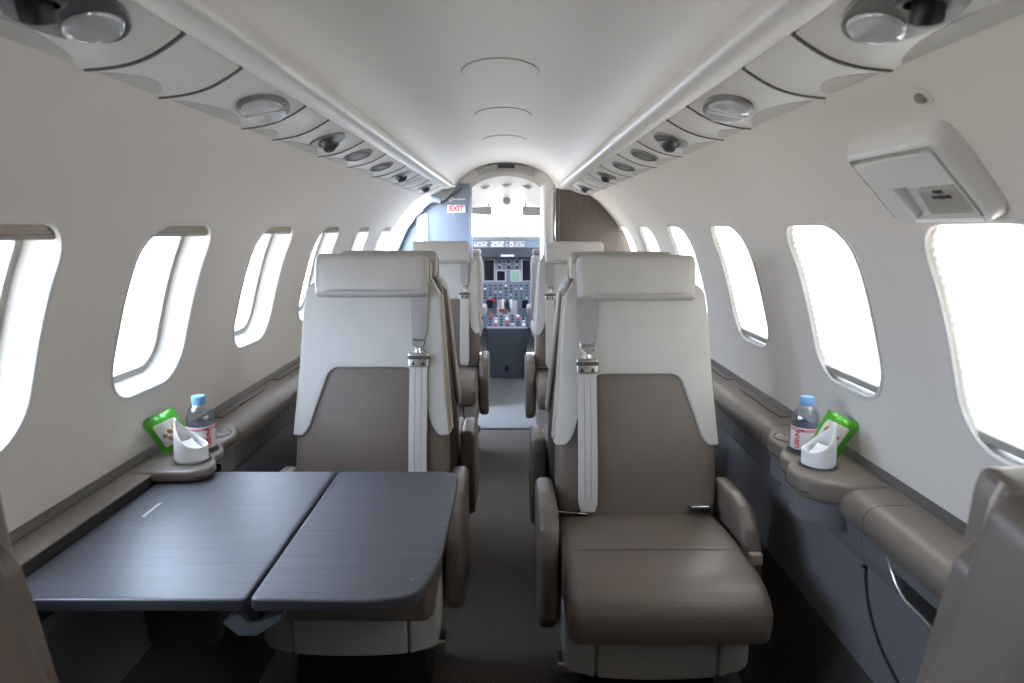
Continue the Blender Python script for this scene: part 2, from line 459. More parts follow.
for side in (-1, 1):
    cnt = {}
    for a, b, kind in SEG:
        if b < .3: continue
        a, b = a+.002, b-.003
        i = cnt.get(kind, 2 if kind == '' else 0); cnt[kind] = i+1
        root = empty('overhead_panel', O(side, .5, (a+b)/2)); inv = Matrix.Translation(root.location).inverted()
        tag(root, 'white %s overhead panel %s' % ('left' if side < 0 else 'right', SEGNAME[(kind, i)]), 'overhead panel', 'overhead panels along the cabin')
        mf = lambda u, v, d: O(side, u, v, d)
        def fin(nm, bm, m, parent=None, sm=40):
            bm.transform(inv); return finish(nm, bm, m, parent or root, sm)
        cu = [.1*k for k in range(1, 10)]
        # curved joint ends: a gentle bow across the panel
        bow = lambda u: .018*math.sin(PI*u*.9)
        ol = [(u, a+bow(u)) for u in lsp(0, 1, 12)] + [(u, b+bow(u)) for u in lsp(1, 0, 12)]
        fin('panel_body', plate_bm(ol, -.012, 0, .0, lambda u, v, d: O(side, u, v, d+.004*max(0, 1-abs(v-b-bow(u))/.02)), cu=cu, cv=[b-.02, a+.02]), 'white')
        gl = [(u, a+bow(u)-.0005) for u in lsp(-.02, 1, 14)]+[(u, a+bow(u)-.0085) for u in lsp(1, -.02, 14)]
        fin('seam_shade_strip', plate_bm(gl, -.006, .0056, 0, mf, cu=cu), 'seam')  # dark strip laid along each seam in place of its shadow gap
        # shallow lens-shaped recess on the outer edge
        L = (b-a)*.42; yc = (a+b)/2
        cres = [(1.0, yc-L+.02)] + [(1-.26*math.sin(PI*t)**.7, yc-L+.02+2*L*t) for t in lsp(.04, .96, 16)] + [(1.0, yc+L+.02)]
        fin('finger_recess', plate_bm(cres, -.004, .0012, 0, mf, cu=[.8, .85, .9, .95]), 'lgrey')
        cy = yc+.01
        if kind == 'ring':
            cy = .805
            fin('bezel', plate_bm(oval(.36, cy, .31, .108), -.01, .006, .004, mf, cu=cu), 'pewter' if side > 0 else 'bezel')
            fin('lamp_lens', plate_bm(oval(.36, cy+.050, .21, .043), .0, .0105, .005, mf, cu=cu), 'lens')
            bm = lathe_bm([(.030, .006), (.030, -.002), (.024, -.004), (.020, .006), (.001, .008)], 24, O(side, .36, cy-.055, .006), cap=False)
            fin('nozzle_ring', bm, 'black')
            bm = lathe_bm([(.013, -.01), (.017, -.004), (.017, .014), (.011, .018)], 20, O(side, .40, cy-.045, .008), (side*.15, .45, -.85))
            fin('air_nozzle', bm, 'black')
        elif kind == 'oval':
            cy = 1.425
            fin('bezel', plate_bm(oval(.37, cy, .29, .105), -.01, .007, .003, mf, cu=cu), 'pewter')
            for q in (-1, 1):
                ol = []
                for u, v in oval(.37, cy, .235, .090, 40):
                    k = (v-cy)/.105+ (u-.37)*1.3
                    if q*k > .08: ol.append((u, v))
                # close along the diagonal
                fin('lamp_lens', plate_bm(ccw(ol), .004, .0125, .002, mf, cu=cu), 'lens')
        elif kind == 'gasper':
            fin('bezel', plate_bm(oval(.40, cy, .32, .075), -.01, .005, .003, mf, cu=cu), 'pewter')
            bm = lathe_bm([(.001, -.012), (.020, -.012), (.028, -.004), (.030, .004)], 20, O(side, .40, cy, .008)); fin('nozzle_ring', bm, 'dmetal')
            bm = lathe_bm([(.010, -.006), (.016, .0), (.016, .016), (.010, .019)], 20, O(side, .40, cy, .010), (-side*.25, -.35, -.9)); fin('air_nozzle', bm, 'dmetal')
        elif kind == 'vent':
            fin('grille', plate_bm(oval(.42, cy, .32, .085), -.01, .004, .002, mf, cu=cu), 'grey')
            bm = bmesh.new()
            for q in range(-3, 4): plate_bm(rpoly([(.42-.26*math.sqrt(1-(q/4.2)**2), cy+q*.019-.002), (.42+.26*math.sqrt(1-(q/4.2)**2), cy+q*.019-.002), (.42+.26*math.sqrt(1-(q/4.2)**2), cy+q*.019+.002), (.42-.26*math.sqrt(1-(q/4.2)**2), cy+q*.019+.002)], 0), .003, .006, 0, mf, bm=bm)
            fin('grille_slats', bm, 'dmetal')
        elif kind == 'plain':
            fin('oval_cover', plate_bm(oval(.42, cy, .32, .085), -.01, .004, .002, mf, cu=cu), 'lgrey')

# round flush covers on the ceiling
def ceil_z(x): return 1.585+.165*(1-min(1, abs(x)/.352)**2.3)**.62
for i, (y, lab) in enumerate(((2.10, 'largest and nearest'), (2.87, 'middle'), (3.66, 'farthest and smallest-looking'))):
    root = empty('ceiling_cover', (0, y, ceil_z(0))); inv = Matrix.Translation(root.location).inverted()
    tag(root, 'flush oval cover in the headliner, %s of three' % lab, 'ceiling cover', 'oval covers in the headliner')
    mf = lambda u, v, d: Vector((u, v, ceil_z(u)-d))
    cu = lsp(-.1, .1, 11)
    bm = plate_bm(oval(0, y, .112, .135, 40), -.002, .0014, 0, mf, cu=cu); bm.transform(inv); finish('rim', bm, 'grey', root)
    bm = plate_bm(oval(0, y, .1095, .1325, 40), -.002, .0026, .001, mf, cu=cu); bm.transform(inv); finish('cover', bm, 'ceil', root)

# ------------------------------------------------------------------ ledges and lower walls
NOSE = [(.9, .736), (.893, .733), (.886, .728)]
LED = [(.886, .728), (.86, .727), (.83, .727), (.805, .726), (.790, .722), (.778, .714), (.771, .702), (.769, .688), (.772, .672), (.780, .660), (.786, .652)]
BAND = [(.786, .652), (.790, .640), (.797, .60), (.802, .578), (.808, .572)]
LOW = [(.808, .572), (.806, .50), (.800, .42), (.790, .36)]
KICK = [(.790, .36), (.765, .20), (.73, .08), (.70, 0)]
def ledge(side):
    S = 'right' if side > 0 else 'left'
    y_end = 4.60 if side > 0 else 4.68
    root = empty('side_ledge', (side*.83, 1.0, .72)); inv = Matrix.Translation(root.location).inverted()
    tag(root, 'taupe leather ledge with cup station under the %s windows' % S, 'ledge')
    def fin(nm, bm, m, parent=None, sm=45):
        bm.transform(inv); return finish(nm, bm, m, parent or root, sm)
    cuts = [Y0, .72, 1.38, 1.395] if side > 0 else [Y0, .30]
    # back strip along the wall
    fin('back_strip', extrude_y_bm([(side*.905, .745), (side*.899, .745), (side*.893, .739), (side*.889, .729), (side*.86, .724)], [Y0, y_end], caps=True), 'ledge_dark')
    bm = bmesh.new()
    jo = [1.39, 2.00, 2.75, 3.5, 4.2] if side > 0 else [2.00, 2.75, 3.5, 4.2]
    start = Y0 if side > 0 else 1.69
    ys = [start]+jo+[y_end]
    for a, b in zip(ys, ys[1:]):
        extrude_y_bm([(side*x, z) for x, z in LED], [a+.0012, b-.0012], bm=bm)
    if side < 0:
        # narrow part beside the table slot
        extrude_y_bm([(-.886, .728), (-.86, .727), (-.824, .7268), (-.8195, .7262), (-.818, .724), (-.819, .7225)], [Y0, 1.69], bm=bm)
    fin('armrest_top', bm, 'ledge')
    bm = extrude_y_bm([(side*(x+.006), z-.004) for x, z in LED], [start, y_end]); fin('joint_backing', bm, 'gap')
    bm = bmesh.new(); by = [start]+([.86, 1.43, 2.3, 3.1, 3.9] if side > 0 else [2.3, 3.1, 3.9])+[y_end]
    for a, b in zip(by, by[1:]): extrude_y_bm([(side*x, z) for x, z in BAND], [a+.0015, b-.0015], bm=bm)
    fin('fabric_band', bm, 'fabric')
    fin('added_band_backing', extrude_y_bm([(side*(x+.006), z) for x, z in BAND], [start, y_end]), 'gap')  # added behind the band to keep outside light out of its gaps
    # lids along the back edge of the ledge
    for (a, b) in ((2.08, 2.46), (2.62, 3.0), (3.2, 3.6)):
        bm = plate_bm(rpoly([(.855, a), (.884, a), (.884, b), (.855, b)], .006), 0, .0032, .001, lambda u, v, d: Vector((side*u, v, .7275+d)))
        fin('ledge_lid', bm, 'ledge')
        bm = bmesh.new(); tube_bm([(side*.853, a-.002, .7285), (side*.884, a-.002, .7285)], .0012, 6, bm); tube_bm([(side*.8535, a, .7285), (side*.8535, b, .7285)], .0012, 6, bm)
        fin('lid_joint', bm, 'gap')
    # cup station: scalloped plate swelling into the cabin
    yy = [1.965, 1.93, 1.895, 1.86, 1.825, 1.79, 1.765, 1.74, 1.71, 1.68, 1.655, 1.62, 1.58, 1.545, 1.51, 1.485]
    xx = [.782, .770, .753, .741, .738, .743, .744, .728, .716, .713, .716, .698, .694, .703, .735, .778]
    if side < 0:
        yy = [y+.04 for y in yy[:-3]]+[1.598, 1.585, 1.582]; xx = xx[:-3]+[.712, .740, .800]
    edge = catmull(list(zip(xx, yy)), 4)
    ol = [(.872, yy[0])]+[(p.x, p.y) for p in edge]+[(.872, yy[-1])]
    ol = ccw(ol); dy = .04 if side < 0 else 0
    mp = lambda u, v, d: Vector((side*u, v, .727+d))
    fin('cup_station', plate_bm(ol, -.045 if side > 0 else -.0225, .006, .009, mp, rb=.012), 'ledge')
    sk = inset(ol, .010)
    if side < 0: sk = [(.86, 1.70)]+[q for q in sk if q[1] > 1.70]+[(.72, 1.70)] if False else [(u, max(v, 1.70)) for u, v in sk]
    fin('station_skirt', plate_bm(sk, -.10, -.015, 0, mp), 'fabric')
    bm = tube_bm([(side*(p.x-.0005), p.y, .698 if side > 0 else .714) for p in edge[4:-6]], .0012, 6); fin('station_stitching', bm, 'gap')
    for (cx, cy, rr) in ((.785 if side > 0 else .770, 1.735+dy*.32, .043), (.775 if side > 0 else .760, 1.625+dy, .046)):
        bm = lathe_bm([(rr-.006, .0005), (rr-.003, .0025), (rr, .0025), (rr+.002, .0005)], 32, (side*cx, cy, .733), cap=False); h = fin('cup_ring', bm, 'ledge_dark')
        bm = lathe_bm([(.001, .0006), (rr-.003, .0006)], 32, (side*cx, cy, .733), cap=False); fin('cup_well', bm, 'black')
    bm = lathe_bm([(.001, .004), (.040, .004), (.044, .0005)], 36, (side*.80, 1.850+dy, .733), cap=False); d = fin('ventilated_disc', bm, 'ledge')
    bm = bmesh.new()
    for k in range(6):
        a = k*PI/3; rbox_bm((side*.80+.024*math.cos(a), 1.850+dy+.024*math.sin(a), .7372), (.015, .005, .001), .0004, 1, Matrix.Rotation(a, 4, 'Z'), bm)
    bm.transform(inv); o = finish('vent_slots', bm, 'black', d)
    bm = tube_bm([(side*.80+.047*math.cos(2*PI*k/36), 1.850+dy+.047*math.sin(2*PI*k/36), .7334) for k in range(36)], .0011, 6, closed=True); fin('disc_joint', bm, 'gap')
    if side > 0:
        # map pocket mouth near the camera in the fabric band
        mf = lambda u, v, d: Vector((.794-d-.02*(v-.63), u, v))
        fin('pocket_mouth', plate_bm(rpoly([(.92, .648), (1.325, .646), (1.270, .594), (.92, .580)], [.004, .004, .03, .004]), -.002, .0015, .0, mf), 'black')
        fin('pocket_edge', tube_bm([mf(1.325, .648, .002), mf(1.310, .630, .003), mf(1.285, .606, .003), mf(1.255, .591, .003), mf(1.16, .586, .003), mf(.95, .580, .003)], .004, 8), 'metal')
    else:
        fin('slot_wall', rbox_bm((-.8215, (Y0+1.69)/2, .659), (.003, 1.69-Y0, .130), 0), 'gap')
        fin('slot_end', plate_bm(rpoly([(-.83, .60), (-.70, .60), (-.70, .70), (-.83, .715)], .004), 0, .008, 0, lambda u, v, d: Vector((u, 1.685+d, v))), 'gap')
    bm = extrude_y_bm([(side*x, z) for x, z in LOW], [Y0, y_end])
    o = finish('wall_lower_'+S, bm, 'low', smooth=50); tag(o, 'dark blue-grey lower side panel beneath the %s ledge' % S, 'wall', kind='structure')
    bm = extrude_y_bm([(side*x, z) for x, z in KICK], [Y0, y_end])
    o = finish('baseboard_'+S, bm, 'kick', smooth=50); tag(o, 'dark carpeted kick panel at the foot of the %s side panel' % S, 'baseboard', kind='structure')
    if side < 0:
        bm = extrude_y_bm([(-.822, .60), (-.815, .585), (-.808, .572)], [Y0, 1.69])
        o = finish('trim_6', bm, 'low'); tag(o, 'dark lip under the table slot in the left ledge', 'trim', kind='structure')
for s in (-1, 1): ledge(s)
for side, S in ((-1, 'left'), (1, 'right')):
    o = finish('wall_leak_block_'+S, extrude_y_bm([(side*.90, .80), (side*.935, .76), (side*.93, .60), (side*.86, .30), (side*.84, -.02)], [Y0, 4.66]), 'gap'); tag(o, 'added dark sheet, unseen, blocking light leaks behind the %s lower side panel' % S, 'wall', kind='structure')  # unseen sheets added outside the side panels to stop daylight leaking in
# black cable-like joint that swings down the lower right panel
def lowx(z):
    P = LOW+KICK
    for (x0, z0), (x1, z1) in zip(P, P[1:]):
        if z1 <= z <= z0: return x0+(x1-x0)*(z-z0)/(z1-z0+1e-9)
    return .8
path = catmull([(1.43, .572), (1.425, .54), (1.40, .49), (1.34, .44), (1.26, .41), (1.15, .385), (1.0, .362)], 6)
bm = tube_bm([(lowx(p.y)-.001, p.x, p.y) for p in path], .0042, 8)
o = finish('trim_7', bm, 'black'); tag(o, 'black curved joint line sweeping down the right lower side panel', 'trim', kind='structure')

# ------------------------------------------------------------------ wall service box and button on the right wall
def wall_box():
    sc = (s_of_z(1.322)+s_of_z(1.445))/2; hs = (s_of_z(1.445)-s_of_z(1.322))/2; yc = 1.125
    root = empty('wall_service_box', W(1, yc, sc)); inv = Matrix.Translation(root.location).inverted()
    tag(root, 'cream moulded box with open recess on the right wall above the nearest window', 'wall box')
    p0 = W(1, yc, sc); up = (W(1, yc, sc+.08)-W(1, yc, sc-.08)).normalized(); yv = Vector((0, 1, 0)); n = yv.cross(up)
    if n.x > 0: n = -n
    def mf(u, v, d):
        k = (v+hs)/(2*hs); return p0+yv*u+up*v+n*(d*(.45+.25*k) + .004*(1-k))
    def fin(nm, bm, m, parent=None, sm=40):
        bm.transform(inv); return finish(nm, bm, m, parent or root, sm)
    hy = .130
    # body with sloped sides: stacked outlines
    bm = bmesh.new()
    base = ccw(rpoly([(-hy-.010, -hs-.004), (hy+.022, -hs-.004), (hy+.022, hs+.010), (-hy-.010, hs+.010)], .03, 6))
    mid = ccw(rpoly([(-hy, -hs), (hy, -hs), (hy, hs-.008), (-hy, hs-.008)], .02, 6))
    notch = [( -.135, -hs), (.105, -hs), (.105, -hs*.02), (-.135, -hs*.02)]
    front = ccw(rpoly([(hy-.018, hs-.026), (-hy+.018, hs-.026), (-hy+.018, -hs+.001), (-.108, -hs+.001), (-.108, -.004), (.052, -.004), (.052, -hs+.015), (.060, -hs+.001), (hy-.018, -hs+.001)], [.008, .008, .004, .003, .006, .006, .006, .003, .004], 4))
    R = []
    for pts, d in ((base, -.01), (base, .004), (mid, .040), (inset(mid, .004), .0445), (inset(mid, .010), .046)):
        R.append([bm.verts.new(mf(u, v, d)) for u, v in pts])
    N = len(base)
    for a, b in zip(R, R[1:]):
        for i in range(N): bm.faces.new((a[i], a[(i+1) % N], b[(i+1) % N], b[i]))
    # rim inside
    ins = [bm.verts.new(mf(u, v, .010)) for u, v in inset(mid, .011)]
    for i in range(N): bm.faces.new((R[-1][i], R[-1][(i+1) % N], ins[(i+1) % N], ins[i]))
    bm.faces.new(ins)
    fin('box_body', bm, 'white')
    fin('front_panel', plate_bm(front, .012, .0485, .002, mf), 'white')
    fin('recess_back', plate_bm(rpoly([(-.112, -hs+.002), (.064, -hs+.002), (.064, .004), (-.112, .004)], .004), .010, .017, 0, mf), 'white')
    fin('recess_tray', plate_bm(rpoly([(-.106, -hs+.004), (.030, -hs+.004), (.020, -.018), (-.106, -.018)], .012), .016, .026, .008, mf), 'reveal')
    fin('latch_slot', rbox_bm(mf(0, -.004, .040), (.004, .05, .004), 0), 'black')
    zz = n
    for body, v, sz in (('PUSH', -.026, .010), ('TO RELEASE', -.036, .009)):
        text_obj('lettering', body, sz, 'dtext', inv @ basis(mf(-.035, v, .0275), -yv, up, n), root, sx=1)
wall_box()
root = empty('wall_button', W(1, .99, s_of_z(1.478))); inv = Matrix.Translation(root.location).inverted()
tag(root, 'small round button on the right wall above the cream box', 'button')
c = W(1, .99, s_of_z(1.478)); nrm = W(1, .99, s_of_z(1.478), .1)-c
bm = lathe_bm([(.016, -.002), (.016, .002), (.013, .003)], 24, c, nrm); bm.transform(inv); finish('escutcheon', bm, 'wall', root)
bm = lathe_bm([(.008, 0), (.008, .007), (.006, .009)], 20, c, nrm); bm.transform(inv); finish('knob', bm, 'grey', root)

# ------------------------------------------------------------------ seats
def seat(name, s, loc, rz, label, group, recl=11.5, rear=False):
    """seat local: origin on the floor under the back of the cushion, facing -y; the aisle lies at -x*s"""
    root = empty(name, loc, rz, label=label, cat='seat', group=group)
    th = math.radians(recl); up = Vector((0, math.sin(th), math.cos(th))); nf = Vector((0, -math.cos(th), math.sin(th)))
    piv = Vector((0, 0, .47))
    base_th = math.radians(11.5)
    def T(z): return (z-.47)/math.cos(base_th)
    def B(u, t, d):
        if rear: t *= .80; u *= us
        bulge = .016*math.exp(-((t-.20)/.16)**2)*(1-min(1, abs(u)/.25)**2) - .010*max(0, abs(u)/.23-.6)**1.5
        return piv+Vector((u, 0, 0))+up*t+nf*(d+bulge)
    us = .84 if rear else 1
    cu = lsp(-.2, .2, 13); cv = lsp(-.02, .72, 20)
    fin = lambda nm, bm, m, parent=None, sm=40: finish(nm, bm, m, parent or root, sm)
    # backrest body
    hw = [(.43, .20), (.46, .225), (.53, .232), (.60, .234), (.687, .232), (.80, .219), (.95, .211), (1.06, .203), (1.12, .196), (1.155, .178), (1.165, .150)]
    ol = [(w, T(z)) for z, w in hw]+[(-w, T(z)) for z, w in reversed(hw)]
    back = fin('backrest', plate_bm([(u*.985, t) for u, t in ol], -.105, -.005, .022, B, cu, cv, rb=.022), 'taupe')
    # cream cover with two wings and the open notch
    hi = [(.687, .2355), (.80, .2225), (.95, .2145), (1.06, .2075), (1.115, .201), (1.14, .180)]
    right = [(w, T(z)) for z, w in hi]
    notch = [(.203, T(.687)), (.183, T(.712)), (.163, T(.775)), (.124, T(.886)), (-.124, T(.886)), (-.163, T(.775)), (-.183, T(.712)), (-.203, T(.687))]
    ol = rpoly(right+[(-u, t) for u, t in reversed(right)]+list(reversed(notch)), [.008]+[.03]*4+[.02]*2+[.03]*4+[.008]+[.016, .05, .3, .04, .04, .3, .05, .016], 6)
    fin('upper_cover', plate_bm(ol, -.02 if rear else -.07, .004, .005, B, cu, cv), 'taupe' if rear else 'cream')
    # soft side bolster in tan, visible from the aisle
    for q in (-1, 1):
        sb = rpoly([(-.085, T(.70)), (-.018, T(.70)), (-.022, T(1.10)), (-.075, T(1.12))], .015)
        fin('side_cover', plate_bm(sb, 0, .010 if not rear else .006, .006, lambda u, v, d: B(q*(.2345-.03*min(1, max(0, (v-T(.70))/T(1.06)))*1.6+d-.004), v, u)), 'taupe' if rear else 'tan')
    # headrest
    hr = rpoly([(-.168, T(1.094)), (.168, T(1.094)), (.171, T(1.19)), (.166, T(1.221)), (-.166, T(1.221)), (-.171, T(1.19))], [.012, .012, .03, .02, .02, .03])
    h = fin('headrest', plate_bm(hr, -.075, .034, .020, lambda u, t, d: B(u, t, d+.006*(1-(u/.17)**2)), cu, cv, rb=.022), 'ledge' if rear else 'cream')
    hb = rpoly([(-.171, T(1.098)), (.171, T(1.098)), (.173, T(1.19)), (.168, T(1.214)), (-.168, T(1.214)), (-.173, T(1.19))], [.012, .012, .03, .02, .02, .03])
    fin('headrest_back', plate_bm(hb, -.082, .0 if rear else -.035, .01, B, cu, cv, rb=.022), 'taupe' if rear else 'tan', h)
    fin('headrest_piping', tube_bm([B(-s*.169, T(1.10), -.005), B(-s*.172, T(1.15), -.005), B(-s*.171, T(1.195), -.005), B(-s*.163, T(1.217), -.005)], .004), 'tan', h)
    if rear:
        us = 1.0
        rs = [(.20, T(.46)), (.222, T(.70)), (.200, T(.90)), (.178, T(1.05)), (.168, T(1.15)), (.160, T(1.222))]
        rs = rpoly(rs+[(-u, t) for u, t in reversed(rs)], [.02, .3, .3, .3, .3, .045, .045, .3, .3, .3, .3, .02], 6)
        fin('rear_shell', plate_bm(rs, -.125, -.01, .02, B, cu, cv, rb=.035, steps=6), 'taupe')
    if rear: us = .84
    # shoulder belt on the aisle side
    ub = -s*.142
    bel = [(ub-.027, T(1.10)), (ub+.027, T(1.10)), (ub+.023, T(.985)), (ub+.014, T(.966)), (ub-.014, T(.966)), (ub-.023, T(.985))]
    fin('shoulder_strap', plate_bm(rpoly(bel, .003), .006, .011, .0015, B), 'satin')
    bm = tube_bm([B(ub-.020, T(.972), .014), B(ub-.018, T(.955), .014), B(ub-.004, T(.942), .014), B(ub-.006, T(.925), .014)], .0035)
    tube_bm([B(ub+.020, T(.972), .014), B(ub+.018, T(.955), .014), B(ub+.004, T(.942), .014), B(ub+.006, T(.925), .014)], .0035, bm=bm)
    tube_bm([B(ub-.022, T(.966), .013), B(ub+.022, T(.966), .013)], .003, bm=bm)
    plate_bm(rpoly([(ub-.010, T(.945)), (ub+.010, T(.945)), (ub+.016, T(.922)), (ub-.016, T(.922))], .003), .008, .015, .002, B, bm=bm)
    fin('strap_hook', bm, 'metal')
    bk = fin('buckle', plate_bm(rpoly([(ub-.031, T(.930)), (ub+.031, T(.930)), (ub+.029, T(.888)), (ub-.029, T(.888))], .004), .004, .022, .004, B), 'metal')
    fin('buckle_bar', plate_bm(rpoly([(ub-.032, T(.920)), (ub+.032, T(.920)), (ub+.032, T(.910)), (ub-.032, T(.910))], .002), .006, .027, .002, B), 'dmetal', bk)
    bm = bmesh.new()
    for q in (-.015, .0, .015)[::2]: plate_bm([(ub+q-.007, T(.893)), (ub+q+.007, T(.893)), (ub+q, T(.905))], .02, .0226, 0, B, bm=bm)
    fin('buckle_window', bm, 'bezel', bk)
    wb = [(ub-.0265, T(.895)), (ub+.0265, T(.895)), (ub+.027, T(.53)), (ub+.020, T(.505)), (ub-.020, T(.505)), (ub-.027, T(.53))]
    w = fin('belt_webbing', plate_bm(rpoly(wb, .004), .0, .011, .0015, lambda u, t, d: B(u, t, d+.006*math.exp(-((t-.2)/.2)**2)), cv=cv), 'web')
    bm = bmesh.new()
    for q in (-.009, .009): tube_bm([B(ub+q, t, .0115+.006*math.exp(-((t-.2)/.2)**2)) for t in lsp(T(.54), T(.885), 12)], .0008, 4, bm)
    fin('webbing_stitch', bm, 'satin', w)
    # cushion
    prof = [(.035, .40), (.035, .495)]+[(-.02-.34*k/6, .500+.012*math.sin(PI*k/6*.8)) for k in range(7)]
    prof += [(-.40, .497), (-.432, .478), (-.448, .448), (-.450, .41), (-.440, .375), (-.42, .362), (-.38, .36), (.02, .37)]
    prof = prof[:2]+[tuple(p) for p in catmull(prof[2:14], 3)]+prof[14:]
    prof = rpoly(prof, .006, 2)
    cw = .231
    def CM(u, v, d):
        return Vector((d*(1-.02*max(0, (u+.1)/.12 if u > -.1 else 0)*.5), u, v - (.006 if v > .45 else 0)*(abs(d)/cw)**3))
    c = fin('cushion', plate_bm(prof, -cw, cw, .028, CM, rb=.028, steps=5), 'taupe')
    bm = tube_bm([(x, -.245, .5095-.004*(abs(x)/.22)**3) for x in lsp(-.205, .205, 12)], .0022, 6); fin('cushion_seam', bm, 'taupe', c)
    bm = tube_bm([(-s*(.2245), y, z) for y, z in ((-.05, .43), (-.2, .45), (-.30, .462), (-.36, .43))], .002, 6); fin('cushion_seam', bm, 'taupe', c)
    # cream base shell in three panels
    for a, b in ((-.230, -.152), (-.149, .149), (.152, .230)):
        ol = rpoly([(a, .365), (b, .365), (b, .212 if abs(b) > .2 else .202), (a, .212 if abs(a) > .2 else .202)], [.004, .004, .03 if b > .2 else .004, .03 if a < -.2 else .004], 5)
        bm = plate_bm(ol, -.04, .33, .012, lambda u, v, d: Vector((u, -d+.028*(u/.23)**2+.10*max(0, .26-v), v)), cu=[a+(b-a)*k/6 for k in range(1, 6)], rb=.01)
        fin('base_panel', bm, 'cream')
    fin('pedestal', plate_bm(rpoly([(-.19, .0), (.19, .0), (.17, .21), (-.17, .21)], .01), -.03, .20, .01, lambda u, v, d: Vector((u, -d, v))), 'black')
    for q in (-1, 1): fin('floor_rail', rbox_bm((q*.15, -.10, .012), (.035, .38, .024), .004), 'dmetal')
    fin('release_lever', rbox_bm((-s*.215, -.20, .175), (.05, .06, .03), .006), 'metal')
    # armrests
    ap = [(.11, .54), (.10, .575), (-.04, .580), (-.12, .570), (-.180, .535), (-.205, .46), (-.212, .37), (-.200, .29), (-.165, .245), (.06, .245), (.11, .29)]
    for q, nm in ((-s, 'armrest'), (s, 'armrest')):
        if rear and q == s: continue
        x0 = q*.262
        bm = plate_bm(rpoly(ap, .03, 5), -.026, .026, .018, lambda u, v, d: Vector((x0+d, u, v)), rb=.018, steps=5)
        a = fin(nm, bm, 'taupe')
        fin('armrest_bracket', rbox_bm((x0-q*.022, -.02, .30), (.03, .10, .05), .006), 'cream', a)
        if q == s: fin('armrest_latch', rbox_bm((x0, -.215, .47), (.034, .022, .03), .005), 'tan', a)
        else: fin('armrest_piping', tube_bm([(x0-q*.026, u, v) for u, v in ((.09, .545), (-.04, .552), (-.12, .54), (-.155, .51))], .0025, 6), 'tan', a)
    # lap belt halves
    bm = bmesh.new(); rbox_bm((s*.175, -.005, .517), (.055, .028, .018), .005, bm=bm); b = fin('lap_buckle', bm, 'black')
    fin('buckle_plate', rbox_bm((s*.172, -.010, .5275), (.050, .026, .005), .002), 'chrome', b)
    bm = rbox_bm((-s*.185, -.004, .507), (.085, .020, .004), .0015, rot=Matrix.Rotation(.1*s, 4, 'Y')); fin('lap_tongue', bm, 'chrome')
    return root

XS = .39; XL = -.388
G = 'two-tone leather cabin seats'
sR = seat('cabin_seat', 1, (XS, 1.885, 0), 0, 'cream and taupe seat facing the camera right of the aisle, cushion in full view', G)
sL = seat('cabin_seat', -1, (XL, 1.985, 0), 0, 'cream and taupe seat facing the camera behind the dark table', G)
def cp_seat(src, loc, rz, lab, arm=0):
    c = copy_tree(src); c.location = loc; c.rotation_euler = (0, 0, rz); c['label'] = lab
    if arm:
        for k in kids(c):
            if k.name.startswith('armrest'): k.location.z += arm
    return c
cp_seat(sL, (XS, 2.44, 0), PI, 'forward-facing seat back to back with the near right seat, mostly hidden')
cp_seat(sR, (XL, 2.54, 0), PI, 'forward-facing seat back to back with the seat behind the table, mostly hidden')
cp_seat(sR, (XS+.012, 3.97, 0), 0, 'far seat facing the camera in front of the brown veneer bulkhead')
cp_seat(sL, (XL+.006, 4.05, 0), 0, 'far seat facing the camera in front of the blue-grey EXIT panel')
seat('cabin_seat', -1, (.585, .69, 0), PI, 'blurred taupe seat back in the lower right corner, nearest the camera', G, 8, True)
seat('cabin_seat', 1, (-.572, .69, 0), PI, 'blurred taupe seat back in the lower left corner, nearest the camera', G, 8, True)

for o in list(bpy.data.objects):
    if o.parent is None and o.name.startswith('cabin_seat') and o.location.y < 1: o.scale.x = .82

